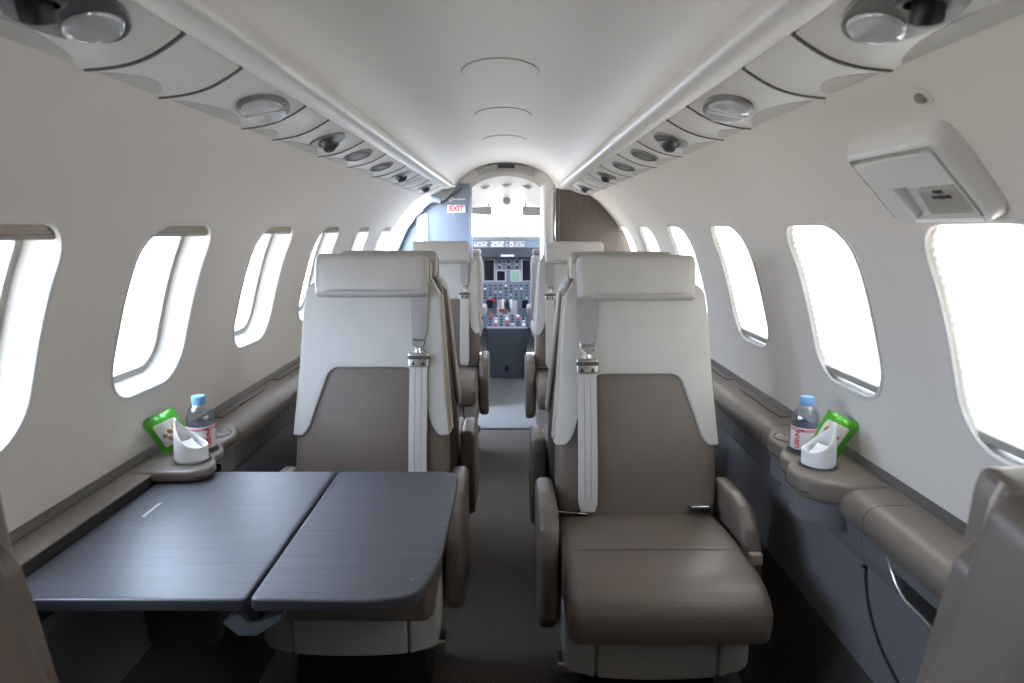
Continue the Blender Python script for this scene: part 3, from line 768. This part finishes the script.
# ------------------------------------------------------------------ fold-out table
def table():
    z = .702
    root = empty('folding_table', (-.45, 1.36, z)); inv = Matrix.Translation(root.location).inverted()
    tag(root, 'dark veneer fold-out table with two leaves, set out from the left ledge', 'table')
    def fin(nm, bm, m, parent=None, sm=40):
        bm.transform(inv); return finish(nm, bm, m, parent or root, sm)
    mf = lambda u, v, d: Vector((u, v, z+d))
    a = rpoly([(-.814, 1.062), (-.404, 1.062), (-.404, 1.672), (-.814, 1.672)], [.004, .012, .004, .004])
    b = rpoly([(-.398, 1.062), (-.20, 1.056), (-.125, 1.075), (-.100, 1.20), (-.096, 1.45), (-.100, 1.672), (-.398, 1.672)], [.012, .2, .05, .25, .3, .045, .004], 8)
    l1 = fin('table_leaf', plate_bm(a, -.023, 0, .004, mf, rb=.006, support=.004), 'table')
    l2 = fin('table_leaf', plate_bm(b, -.023, 0, .004, mf, rb=.006, support=.004), 'table')
    fin('hinge_strip', rbox_bm((-.401, 1.367, z-.018), (.010, .60, .010), .001), 'black')
    fin('leaf_underframe', rbox_bm((-.27, 1.37, z-.031), (.24, .50, .016), .004), 'black')
    fin('leaf_underframe', rbox_bm((-.62, 1.37, z-.031), (.36, .50, .016), .004), 'black')
    # swinging latch under the seam
    bm = plate_bm(rpoly([(-.452, -.050), (-.425, -.034), (-.405, -.052), (-.395, -.052), (-.352, -.034), (-.350, -.044), (-.395, -.074), (-.425, -.074)], .003, 3), 0, .030, .003, lambda u, v, d: Vector((u, 1.105-d, z+v)), rb=.003)
    fin('seam_latch', bm, 'pedgrey')
    fin('latch_post', rbox_bm((-.401, 1.10, z-.045), (.022, .03, .03), .003), 'black')
    # small engraved plate and dot
    fin('maker_plate', rbox_bm((-.742, 1.43, z+.0006), (.007, .075, .001), .0003, 1), 'lgrey')
    fin('edge_button', lathe_bm([(.0045, 0), (.0045, .0012), (.001, .0016)], 14, (-.142, 1.125, z)), 'chrome')
    fin('edge_button', lathe_bm([(.003, 0), (.003, .0012), (.001, .0016)], 14, (-.135, 1.645, z)), 'dmetal')
    bm = plate_bm(rpoly([(-.795, .36), (-.635, .36), (-.615, z-.04), (-.795, z-.04)], .02), 0, .035, .005, lambda u, v, d: Vector((u, 1.50-d, v)))
    fin('support_panel', bm, 'kick')
table()

# ------------------------------------------------------------------ refreshments on the ledges
def bottle(side):
    cx, cy = side*(.785 if side > 0 else .770), (1.735 if side > 0 else 1.748); z0 = .7345
    root = empty('water_bottle', (cx, cy, z0))
    tag(root, 'small water bottle with blue cap on the %s ledge' % ('left' if side < 0 else 'right'), 'bottle', 'water bottles in the cup stations')
    P = [(.026, 0), (.032, .004), (.033, .012), (.0335, .075), (.0325, .080), (.0335, .086), (.033, .094), (.028, .108), (.019, .121), (.0135, .126), (.013, .134)]
    k = .98
    finish('bottle_body', lathe_bm([(r, z*k) for r, z in P], 28), 'clear', root)
    finish('water', lathe_bm([(.024, .002), (.030, .006), (.0315, .074), (.0315, .09*k), (.024, .108*k)], 24), 'clear', root)
    finish('cap', lathe_bm([(.0165, .124*k), (.0172, .126*k), (.0172, .143*k), (.016, .146*k), (.001, .1465*k)], 24), 'cap', root)
    l = finish('label', lathe_bm([(.0336, .010), (.0341, .011), (.0341, .066), (.0336, .067)], 28, cap=False), 'label', root)
    finish('label_band', lathe_bm([(.0343, .057), (.0345, .0575), (.0345, .0645), (.0343, .065)], 28, cap=False), 'pink', l)
    cdir = Vector((.028-cx, -cy, 0)).normalized()
    for body, ang, m, rot, sz, z in (('UISVN', -.50*side if side > 0 else .55, 'redtext', PI/2, .016, .036), ('\u2022\u2767', 0, 'dtext', 0, .012, .0615)):
        q = Matrix.Rotation(ang, 3, 'Z') @ cdir
        if m == 'dtext': q = Matrix.Rotation(-.25*side if side > 0 else .35, 3, 'Z') @ cdir
        xv = Vector((0, 0, 1)).cross(q)
        mt = basis(q*.0350+Vector((0, 0, z)), xv, Vector((0, 0, 1)), q)
        text_obj('lettering', body if m != 'dtext' else '~o', sz, m, mt @ Matrix.Rotation(rot, 4, 'Z'), l, ext=.0003, bold=.0006)
def napkin(side):
    root = empty('folded_napkin', (.775 if side > 0 else -.760, 1.625 if side > 0 else 1.665, .7365))
    tag(root, 'white paper napkin rolled into a cone on the %s ledge' % ('left' if side < 0 else 'right'), 'napkin', 'rolled napkins in the cup stations')
    bm = bmesh.new(); n = 40; rows = []
    # a sheet wound into a slanted cone: tall on the wall side, low and open towards the aisle
    for j in range(9):
        t = j/8; row = []
        for i in range(n+1):
            a = -.35+(2*PI+.7)*i/n
            c = math.cos(a)                       # +1 on the wall side
            h = .036+.068*((1+c)/2)**2.0
            r = .037+.0015*math.sin(3*a)+(.0035*i/n)-.006*t*t*max(0, c)
            zz = h*t
            x = r*math.cos(a)*(1-.25*t*max(0, c))+.010*t*max(0, c); y = r*math.sin(a)*(1-.55*t*t*max(0, c)**1.5)
            row.append(bm.verts.new((side*(x), y, zz)))
        rows.append(row)
    for a, b in zip(rows, rows[1:]):
        for i in range(n): bm.faces.new((a[i], a[i+1], b[i+1], b[i]))
    o = finish('paper_cone', bm, 'napkin', root, 50)
    md = o.modifiers.new('thick', 'SOLIDIFY'); md.thickness = .003; md.offset = -1
    bm = bmesh.new(); rows = []
    for j in range(6):
        t = j/5; rows.append([bm.verts.new((side*(-.030+.040*t+.006*math.sin(2*b)), -.026+.052*(k/10), .018+.030*t*t+.008*math.sin(PI*k/10)*(1-t))) for k, b in enumerate(lsp(0, 3, 11))])
    for a, b in zip(rows, rows[1:]):
        for i in range(10): bm.faces.new((a[i], a[i+1], b[i+1], b[i]))
    o = finish('inner_fold', bm, 'napkin', root, 60); md = o.modifiers.new('thick', 'SOLIDIFY'); md.thickness = .002
def snack(side):
    root = empty('snack_bag', (.838 if side > 0 else -.838, 1.682 if side > 0 else 1.708, .735))
    tag(root, 'green snack bag leaning on the %s wall behind the napkin' % ('left' if side < 0 else 'right'), 'snack bag', 'snack bags on the ledges')
    # local sheet axes: along the wall and up, leaning back; the printed face looks to the camera
    xv = Vector((side*.62, -.78, 0)).normalized() if side > 0 else Vector((.70, .71, 0)).normalized()
    xv = Vector((side*.86, -.50, 0)).normalized()
    upv = Vector((side*.22, .16, 1)).normalized(); nv = xv.cross(upv).normalized()
    if nv.y > 0: nv = -nv
    tl = Matrix.Rotation(-side*.36, 3, nv)
    X, U = tl @ xv, tl @ upv
    w, h = .041, .050
    c0 = Vector((-side*.002, .006, .058))
    def bag(k, sgn, amp=.013):
        bm = bmesh.new(); n = 18; rows = []
        for j in range(n+1):
            v = -1+2*j/n; row = []
            for i in range(n+1):
                u = -1+2*i/n
                puff = max(0, (1-abs(u)**3))*max(0, (1-abs(v)**4))
                ww = w*(1-.05*(1-abs(v)))
                cr = .0015*math.sin(i*PI)*0+(.0012*math.sin(u*38) if abs(v) > .86 else .0010*math.sin(u*9+v*6)*puff)
                zz = (1.0 if abs(v) < .98 else 1.0+.02*math.cos(i*PI))
                row.append(bm.verts.new(c0+X*(u*ww*k)+U*(v*h*zz*k)+nv*(sgn*amp*puff+cr)))
            rows.append(row)
        for a, b in zip(rows, rows[1:]):
            for i in range(n): bm.faces.new((a[i], a[i+1], b[i+1], b[i]))
        return bm
    bm = bag(1, 1); join(bm, bag(1, -1)); bmesh.ops.remove_doubles(bm, verts=bm.verts, dist=.0004)
    b = finish('foil_bag', bm, 'bag', root, 60)
    q = plate_bm(rpoly([(-.030, -.034), (.026, -.034), (.026, .028), (-.030, .028)], .006), 0, .001, 0, lambda u, v, d: c0+X*u+U*v+nv*(.0135*max(0, 1-abs(u/w)**3)*max(0, 1-abs(v/h)**4)+d), cu=lsp(-.025, .02, 8), cv=lsp(-.03, .025, 8))
    l = finish('printed_panel', q, 'bagpic', b, 60)
    bm = bmesh.new()
    for (u, v, r) in ((-.012, -.012, .009), (.004, -.018, .008), (-.002, .000, .008), (.012, -.006, .007), (-.018, .006, .007)):
        lathe_bm([(.001, .0035), (r*.6, .003), (r, .0008)], 12, c0+X*u+U*v+nv*.0135, nv, bm=bm, sx=1, sy=.7)
    finish('nut_picture', bm, 'nut', l)
for sd in (-1, 1): bottle(sd); napkin(sd); snack(sd)

# ------------------------------------------------------------------ forward bulkheads, entry, header
# right-hand brown bulkhead
def arc_side(side, off=0):
    return [(side*(p.x+off), p.y+off*.5) for p in PROF]
YB = 4.615
root = empty('partition_right', (.55, YB, 0)); tag(root, 'brown veneer bulkhead with a pale rounded edge post, right of the cockpit opening', 'bulkhead', kind='structure')
inv = Matrix.Translation(root.location).inverted()
ol = [(.325, 0), (.70, 0), (.79, .36), (.81, .57), (.90, .70)]+arc_side(1, .012)+[(.40, 1.548), (.325, 1.548)]
bm = plate_bm(ol, 0, .05, .0, lambda u, v, d: Vector((u, YB+.05-d, v))); bm.transform(inv); finish('veneer_panel', bm, 'wood', root)
bm = rbox_bm((.348, YB-.001, .78), (.003, .004, 1.54), 0); bm.transform(inv); finish('veneer_joint', bm, 'tan', root)
bm = plate_bm(rpoly([(.235, YB-.015), (.322, YB-.015), (.322, YB+.10), (.235, YB+.30)], [.035, .035, .01, .01], 6), 0, 1.575, 0, lambda u, v, d: Vector((u, v, d))); bm.transform(inv); finish('edge_post', bm, 'white', root)
bm = rbox_bm((.333, YB-.004, .78), (.018, .022, 1.55), .006); bm.transform(inv); finish('post_trim', bm, 'wood', root)

# left-hand blue-grey panel with the EXIT sign, beyond the entry door
YL = 5.05
root = empty('partition_left', (-.5, YL, 0)); tag(root, 'blue-grey panel with red EXIT placard left of the cockpit opening', 'bulkhead', kind='structure')
inv = Matrix.Translation(root.location).inverted()
mf = lambda u, v, d: Vector((u, YL-d, v))
def at(u, v, y, cx=.028, zc=1.30):
    # a measured picture point carried to the depth of the panel
    P = math.atan(113.2/F); b = -(v-341.5)/F; c, s = math.cos(P), math.sin(P)
    dx, dy, dz = (u-510)/F, c+b*s, -s+b*c
    return (cx+dx*y/dy, zc+dz*y/dy)
ol = [(-.25, 0), (-.25, 1.595), (-.262, 1.612), (-.33, 1.612), at(443, 203, YL), at(432, 203, YL), at(421, 210, YL), at(408, 226, YL), at(398, 243, YL), at(388, 270, YL), (-.88, .80), (-.88, 0)]
bm = plate_bm(ol, -.04, 0, .0, mf); bm.transform(inv); finish('panel', bm, 'blue', root)
ol = [at(436, 197, YL), at(425, 199, YL), at(412, 209, YL), at(401, 226, YL), at(392, 249, YL), at(385, 275, YL), (-.92, .80), (-.86, .80), at(393, 275, YL), at(400, 249, YL), at(409, 228, YL), at(421, 211, YL), at(432, 203, YL), at(443, 201, YL)]
bm = plate_bm(ol, 0, .05, .004, mf); bm.transform(inv); fr = finish('door_surround', bm, 'blue', root)
bm = tube_bm([mf(*at(*q, YL), .053) for q in ((443, 203), (431, 204), (421, 212), (409, 229), (400, 249), (393, 274))], .005, 6); bm.transform(inv); finish('door_seal', bm, 'black', root)
bm = tube_bm([mf(*at(*q, YL), .03) for q in ((433, 196), (443, 203), (452, 196), (462, 188))], .009, 8); bm.transform(inv); finish('door_strut', bm, 'dmetal', root)
bm = tube_bm([mf(*at(432, 197, YL), .07), mf(*at(442, 201, YL), .07)], .022, 12); bm.transform(inv); finish('strut_cylinder', bm, 'blue', root)
for (pa, pb) in (((410, 224), (413, 218)), ((417, 214), (425, 206))):
    a = Vector(at(*pa, YL)); b = Vector(at(*pb, YL)); t = (b-a).normalized(); n = Vector((-t.y, t.x))*.018
    bm = plate_bm([tuple(a-n), tuple(b-n), tuple(b+n), tuple(a+n)], .05, .054, 0, mf); bm.transform(inv); p = finish('door_placard', bm, 'placard', fr)
x0, z0 = at(411.5, 220.5, YL)
bm = lathe_bm([(.006, 0), (.006, .004)], 12, mf(x0, z0, .053), (0, -1, 0)); bm.transform(inv); finish('red_mark', bm, 'red', fr)
a = at(416.5, 213, YL); b = at(428.5, 245, YL)
bm = plate_bm(rpoly([(a[0], 1.02), (b[0], 1.02), (b[0], a[1]), (a[0], a[1]-.015)], .02), 0, .012, .006, mf); bm.transform(inv); fr2 = finish('handle_bezel', bm, 'placard', root)
bm = plate_bm(rpoly([(b[0]-.035, 1.03), (b[0]-.012, 1.03), (b[0]-.012, a[1]-.02), (b[0]-.035, a[1]-.03)], .01), .012, .016, 0, mf); bm.transform(inv); finish('bezel_slot', bm, 'blue', fr2)
bm = bmesh.new()
for k in range(6): rbox_bm(mf(a[0]+.025, a[1]-.09-.03*k, .013), (.018, .003, .012), 0, bm=bm)
bm.transform(inv); finish('bezel_marks', bm, 'dtext', fr2)
e0 = at(447.5, 205, YL); e1 = at(465.5, 212.5, YL)
bm = plate_bm([(e0[0], e1[1]), (e1[0], e1[1]), (e1[0], e0[1]), (e0[0], e0[1])], 0, .008, .001, mf); bm.transform(inv); sg = finish('exit_placard', bm, 'placard', root)
text_obj('lettering', 'EXIT', .052, 'redtext', inv @ basis(mf((e0[0]+e1[0])/2, (e0[1]+e1[1])/2, .009), Vector((1, 0, 0)), Vector((0, 0, 1)), Vector((0, -1, 0))), sg, bold=.0022, sx=.92)
cx, cz = at(451, 199.3, YL)
bm = tube_bm([mf(cx+.014*math.cos(2*PI*k/20), cz+.014*math.sin(2*PI*k/20), .003) for k in range(20)], .0035, 6, closed=True)
tube_bm([mf(cx-.007, cz-.004, .003), mf(cx+.006, cz+.007, .003)], .003, 6, bm)
bm.transform(inv); finish('round_emblem', bm, 'placard', root)
text_obj('lettering', 'NO SMOKING', .013, 'placard', inv @ basis(mf(cx+.060, cz, .002), Vector((1, 0, 0)), Vector((0, 0, 1)), Vector((0, -1, 0))), root, bold=.0006)
bm = rbox_bm((-.248, YL-.01, .80), (.012, .10, 1.58), .003); bm.transform(inv); finish('edge_trim', bm, 'bluegrey', root)

# header arch over the cockpit opening
root = empty('trim_8', (0, 4.95, 1.65)); tag(root, 'white arched header with a small dark display over the cockpit opening', 'trim', kind='structure')
inv = Matrix.Translation(root.location).inverted()
inner = [(.315*math.cos(a), 1.43+.235*math.sin(a)**.95) for a in lsp(0.02, PI-.02, 25)]
outer = [(-.95, 1.44), (-.95, 1.9), (.95, 1.9), (.95, 1.44)]
bm = plate_bm(inner+outer, 0, .06, .0, lambda u, v, d: Vector((u, 5.16-d, v))); bm.transform(inv); finish('arch', bm, 'ceil', root)
crest = [(.19*math.cos(a), 1.665+.082*math.sin(a)) for a in lsp(0.0, PI, 21)]+[(-.17*math.cos(a), 1.668+.036*math.sin(a)) for a in lsp(0.1, PI-.1, 15)]
mfc = lambda u, v, d: Vector((u, 5.10-d*(.3+.7*(v-1.66)/.09), v))
bm = plate_bm(crest, 0, .10, .004, mfc); bm.transform(inv); finish('display_housing', bm, 'grey', root)
bm = plate_bm(rpoly([(-.060, 1.714), (.060, 1.714), (.060, 1.737), (-.060, 1.737)], .003), .08, .112, .001, mfc); bm.transform(inv); finish('display_screen', bm, 'black', root)
# vestibule roof above the entry
bm = extrude_y_bm([(.533, 1.517), (.44, 1.572)]+[(x, z+.003) for x, z in cp]+[(-.44, 1.572), (-.533, 1.517)], [4.60, 5.16])
o = finish('ceiling_vestibule', bm, 'ceil', smooth=60); tag(o, 'pale ceiling over the entry ahead of the cabin headliner', 'ceiling', kind='structure')
bm = extrude_y_bm([(.9, 0), (.9, .734)]+[(p.x, p.y) for p in PROF], [4.66, 5.0])
o = finish('wall_entry_right', bm, 'wall', smooth=60); tag(o, 'ivory lining behind the brown bulkhead', 'wall', kind='structure')

# ------------------------------------------------------------------ cockpit
def cock_prof(w, zt, n=21):
    return [(w*math.cos(a), 1.05+(zt-1.05)*math.sin(a)**.8) for a in lsp(0, PI, n)]
bm = bmesh.new(); R = []
for y, w, zt in ((5.12, .80, 1.665), (5.6, .76, 1.63), (6.3, .68, 1.565), (6.95, .60, 1.50)):
    R.append([bm.verts.new((x, y, z)) for x, z in cock_prof(w, zt)])
for a, b in zip(R, R[1:]):
    for i in range(len(a)-1):
        # side windows left open on both sides near the front
        zc = (a[i].co.z+b[i].co.z)/2
        if a[i].co.y > 5.5 and i in (1, 2, 17, 18): continue
        bm.faces.new((a[i], a[i+1], b[i+1], b[i]))
o = finish('ceiling_cockpit', bm, 'ceil', smooth=60); tag(o, 'pale curved cockpit roof beyond the header arch', 'ceiling', kind='structure')
for side, S in ((-1, 'left'), (1, 'right')):
    bm = extrude_y_bm([(side*.82, 0), (side*.82, 1.05)], [4.98, 5.6]); join(bm, bmesh.new())
    own = bmesh.new(); q = [own.verts.new(c) for c in ((side*.82, 4.98, 0), (side*.70, 7.3, 0), (side*.58, 7.3, 1.05), (side*.80, 4.98, 1.06))]; own.faces.new(q); bm.free()
    o = finish('wall_cockpit_'+S, own, 'bluegrey'); tag(o, 'grey lower side of the cockpit behind the %s crew seat' % S, 'wall', kind='structure')
own = bmesh.new(); q = [own.verts.new(c) for c in ((-.72, 7.3, 0), (.72, 7.3, 0), (.60, 7.3, 1.12), (-.60, 7.3, 1.12))]; own.faces.new(q)
o = finish('wall_front', own, 'black'); tag(o, 'dark nose bulkhead behind the instrument panel', 'wall', kind='structure')
# windshield with centre post
root = empty('window_15', (0, 7.15, 1.3)); tag(root, 'bright cockpit windshield in two panes with a centre post', 'window', kind='structure')
inv = Matrix.Translation(root.location).inverted()
for q in (-1, 1):
    bm = bmesh.new(); A = []
    for x in lsp(.012, .60, 9):
        k = 1-(x/.62)**2
        A.append((bm.verts.new((q*x, 6.95+.38*k-.05, 1.12)), bm.verts.new((q*x, 6.95, 1.05+.45*math.sqrt(max(0.02, 1-(x/.60)**2))**.8))))
    for a, b in zip(A, A[1:]): bm.faces.new((a[0], b[0], b[1], a[1]))
    bm.transform(inv); finish('pane', bm, 'glass', root)
bm = tube_bm([(0, 7.28, 1.12), (0, 7.1, 1.35), (0, 6.95, 1.505)], .020, 8); bm.transform(inv); finish('centre_post', bm, 'white', root)
# magnetic compass, lamps, visor
root = empty('magnetic_compass', (0, 6.30, 1.47)); tag(root, 'dark round compass hanging at the top of the windshield', 'compass')
bm = lathe_bm([(.001, -.03), (.026, -.028), (.036, -.01), (.036, .012), (.028, .03), (.001, .032)], 24, (0, 0, .07), (0, 1, 0)); finish('compass_body', bm, 'grey', root)
finish('compass_mount', rbox_bm((0, .01, .115), (.07, .04, .03), .006), 'lgrey', root)
for i, (x, lab) in enumerate(((-.17, 'left'), (0, 'middle'), (.17, 'right'))):
    zt = 1.05+(1.635-1.05)*math.sqrt(max(0, 1-(x/.76)**2))**.8
    root = empty('dome_light', (x+.0, 5.55, zt)); tag(root, 'small dome lamp on the cockpit roof, %s of three' % lab, 'lamp', 'cockpit roof lamps')
    finish('lamp_rim', lathe_bm([(.04, .01), (.04, -.006), (.03, -.012)], 20), 'lgrey', root)
    finish('lamp_lens', lathe_bm([(.028, -.008), (.02, -.018), (.001, -.022)], 20), 'grey', root)
for q, lab in ((1, 'right'), (-1, 'left')):
    root = empty('sun_visor', (q*.27, 6.55, 1.455)); tag(root, 'smoke-grey sun visor under the cockpit roof on the %s' % lab, 'sun visor', 'cockpit sun visors')
    finish('visor_plate', plate_bm(rpoly([(-.13, -.04), (.13, -.05 if q > 0 else -.02), (.13, .03), (-.13, .045)], .02), 0, .006, .002, lambda u, v, d: Vector((u*q, d, v))), 'grey', root)
    finish('visor_hinge', tube_bm([(-.10*q, .003, .045), (-.10*q, .003, .085)], .006), 'dmetal', root)

# instrument panel
YP = 6.72
root = empty('instrument_panel', (0, YP, .4)); tag(root, 'grey-blue cockpit instrument panel with screens, gauges and switches', 'instrument panel')
def ip(nm, m, u0, v0, u1, v1, d0=0, d1=.012, r=.004, parent=None, y=YP):
    a = at(u0, v0, y); b = at(u1, v1, y)
    bm = plate_bm(rpoly([(a[0], b[1]), (b[0], b[1]), (b[0], a[1]), (a[0], a[1])], r, 3), d0, d1, min(.002, (d1-d0)*.4), lambda u, v, d: Vector((u, -d, v-.4)))
    return finish(nm, bm, m, parent or root)
def knob(nm, m, u, v, r, d0=.0, d1=.02, parent=None):
    x, z = at(u, v, YP)
    return finish(nm, lathe_bm([(r, d0), (r, d1*.7), (r*.8, d1), (.001, d1)], 16, (x, 0, z-.4), (0, -1, 0)), m, parent or root)
main = ip('panel_face', 'bluegrey', 455, 256, 565, 328, -.02, .0, .01)
gs = ip('glareshield', 'dmetal', 455, 246.5, 565, 256.5, 0, .18, .01)
ip('glareshield_top', 'grey', 455, 236.3, 565, 240, 0, .22, .01)
an = ip('switch_strip', 'bluegrey', 457, 239.5, 563, 247, 0, .20, .004)
ip('white_placard', 'placard', 501, 253.8, 514, 255.8, .18, .184, .002, gs)
for k, (u0, u1) in enumerate(((475, 488), (491.5, 504), (505.5, 508), (509.5, 513.5), (514.5, 524))):
    ip('switch_bank', 'placard' if k in (1, 3) else 'lgrey', u0, 241, u1, 246.2, .2, .204, .002, an)
for k in range(13): ip('switch', 'dtext', 476+3.8*k, 242.0+(k % 2)*1.6, 477.8+3.8*k, 243.2+(k % 2)*1.6, .203, .209, .001, an)
for (u0, u1, m) in ((484, 494, 'screen'), (497, 505, 'screen'), (511.5, 519.5, 'green'), (522.5, 531, 'screen')):
    v0 = 260 if u1-u0 > 8.2 else 271; v1 = 280.5
    fr = ip('display_bezel', 'lgrey', u0-1.2, v0-1.2, u1+1.2, v1+1.2, 0, .012, .006); ip('display_glass', m, u0, v0, u1, v1, .011, .014, .003, fr)
for u, v in ((499.5, 261.5), (508.5, 261.5), (517, 261.5), (499.5, 267.3), (508.5, 267.3), (517, 267.3)):
    g = knob('gauge', 'lgrey', u, v, .027, 0, .010); knob('gauge_face', 'dmetal', u, v, .021, .008, .013, g)
for r in range(5):
    for c in range(9):
        u = 485+c*5.2; v = 285.5+r*3.1
        if (r*9+c) % 5 == 3: knob('rotary_knob', 'black', u, v, .010, 0, .018)
        else: ip('push_button', ('dtext', 'dmetal', 'lgrey', 'dtext', 'dmetal', 'placard', 'dtext')[(r*5+c*3) % 7], u-1.2, v-.7, u+1.2, v+.8, 0, .010, .002)
for u0, u1 in ((486.5, 492.5), (522, 528)): ip('radio_display', 'screen', u0, 300, u1, 308, 0, .02, .004)
th = ip('throttle_quadrant', 'lgrey', 497, 300, 517, 317, 0, .09, .02)
for u in (503, 507, 511): ip('throttle_lever', 'placard' if u != 507 else 'dmetal', u-1.1, 298, u+1.1, 307, .09, .15, .006, th)
for u, v in ((491.5, 298.5), (500.5, 309.2), (494, 299.5), (503, 309.5)): knob('warning_knob', 'red', u, v, .013, .02, .12)
# centre pedestal
root = empty('centre_pedestal', (0, 6.03, 0)); tag(root, 'blue-grey pedestal box between the crew seats at the end of the aisle', 'pedestal')
finish('pedestal_body', plate_bm(rpoly([(-.175, .0), (.175, .0), (.175, .435), (-.175, .435)], .008), -.50, 0, .006, lambda u, v, d: Vector((u, -d, v+.06*max(0, -d-.05)/.5*(1 if v > .3 else 0)))), 'pedgrey', root)
finish('pedestal_top', rbox_bm((0, .05, .437), (.356, .10, .012), .003), 'bluegrey', root)
finish('outlet_cover', plate_bm(oval(0, .085, .018, .03, 20), 0, .006, .002, lambda u, v, d: Vector((u, -d, v))), 'black', root)
tilt = lambda u, v, d: Vector((u, .10+v, .440+.12*v+d))
for r in range(4):
    for c in range(7):
        u = -.15+c*.05; v = .04+r*.11
        m = ('dtext', 'lgrey', 'red', 'dmetal', 'dtext', 'placard', 'dmetal')[(r*3+c*2) % 7]
        finish('push_button', plate_bm(rpoly([(u-.014, v-.02), (u+.014, v-.02), (u+.014, v+.02), (u-.014, v+.02)], .004), 0, .016, .003, tilt), m, root)

# crew seats
def crew(side):
    root = empty('crew_seat', (side*.43, 5.72, 0))
    tag(root, ('white crew seat with grey top at the right of the cockpit' if side > 0 else 'beige crew seat at the left of the cockpit'), 'crew seat', 'crew seats')
    m = 'white' if side > 0 else 'tan'
    mf = lambda u, v, d: Vector((u, -d+.10*(.5-v)*0, v))
    finish('backrest', plate_bm(rpoly([(-.20, .50), (.20, .50), (.235, .62), (.235, 1.02), (.222, 1.09), (-.222, 1.09), (-.235, 1.02), (-.235, .62)], .03), -.05, .06, .03, mf, rb=.03), 'cream' if side > 0 else m, root)
    finish('headrest_cap', plate_bm(rpoly([(-.222, 1.085), (.222, 1.085), (.222, 1.135), (-.222, 1.135)], .018), -.05, .06, .02, mf, rb=.02), 'grey' if side > 0 else 'tan', root)
    finish('cushion', rbox_bm((0, .27, .45), (.44, .46, .12), .04), 'cream', root)
    finish('seat_base', rbox_bm((0, .25, .20), (.38, .40, .40), .03), 'black', root)
    a = finish('side_arm', rbox_bm((-side*.235, .16, .62), (.05, .30, .08), .02), 'cream', root)
    finish('belt_buckle', rbox_bm((-side*.19, -.075, .60), (.05, .03, .05), .01), 'metal', root)
for sd in (-1, 1): crew(sd)

# ------------------------------------------------------------------ world, lamps, camera
w = bpy.data.worlds.new('overcast_sky'); scene.world = w; w.use_nodes = True; nt = w.node_tree; bg = nt.nodes['Background']
tc = nt.nodes.new('ShaderNodeTexCoord'); sp = nt.nodes.new('ShaderNodeSeparateXYZ'); rp = nt.nodes.new('ShaderNodeValToRGB')
mr = nt.nodes.new('ShaderNodeMapRange'); mr.inputs[1].default_value = -1; mr.inputs[2].default_value = 1
nt.links.new(tc.outputs['Generated'], sp.inputs[0]); nt.links.new(sp.outputs['Z'], mr.inputs[0]); nt.links.new(mr.outputs[0], rp.inputs['Fac'])
e = rp.color_ramp.elements
e[0].position = .40; e[0].color = (.55, .54, .52, 1); e[1].position = .56; e[1].color = (.74, .92, 1.20, 1)
nt.links.new(rp.outputs['Color'], bg.inputs['Color']); bg.inputs['Strength'].default_value = 2.0

def portal(loc, rot, sx, sy):
    L = bpy.data.lights.new('daylight_portal', 'AREA'); L.shape = 'RECTANGLE'; L.size = sx; L.size_y = sy; L.cycles.is_portal = True
    o = bpy.data.objects.new('daylight_portal', L); COL.objects.link(o); o.location = loc; o.rotation_euler = rot
portal((-1.0, 4.86, .8), (0, -PI/2, 0), 1.5, .36)
portal((0, 7.45, 1.32), (-PI/2, 0, 0), 1.2, .5)

cam = bpy.data.cameras.new('camera'); co = bpy.data.objects.new('camera', cam); COL.objects.link(co)
cam.sensor_width = 36; cam.lens = 36*F/1024; cam.clip_start = .02
P = math.atan(113.2/F); yaw = -math.atan(2/F)*math.cos(P)
co.location = (.028, 0, 1.30); co.rotation_euler = (PI/2-P, 0, yaw)
cam.dof.use_dof = True; cam.dof.focus_distance = 2.3; cam.dof.aperture_fstop = 5.6
scene.camera = co

vs = scene.view_settings; vs.view_transform = 'Standard'; vs.look = 'None'; vs.gamma = 1; vs.use_curve_mapping = False; vs.exposure = 3.45
scene.cycles.use_denoising = True
scene.cycles.max_bounces = 14; scene.cycles.diffuse_bounces = 8; scene.cycles.transparent_max_bounces = 16; scene.cycles.sample_clamp_indirect = 6
bpy.context.view_layer.update()
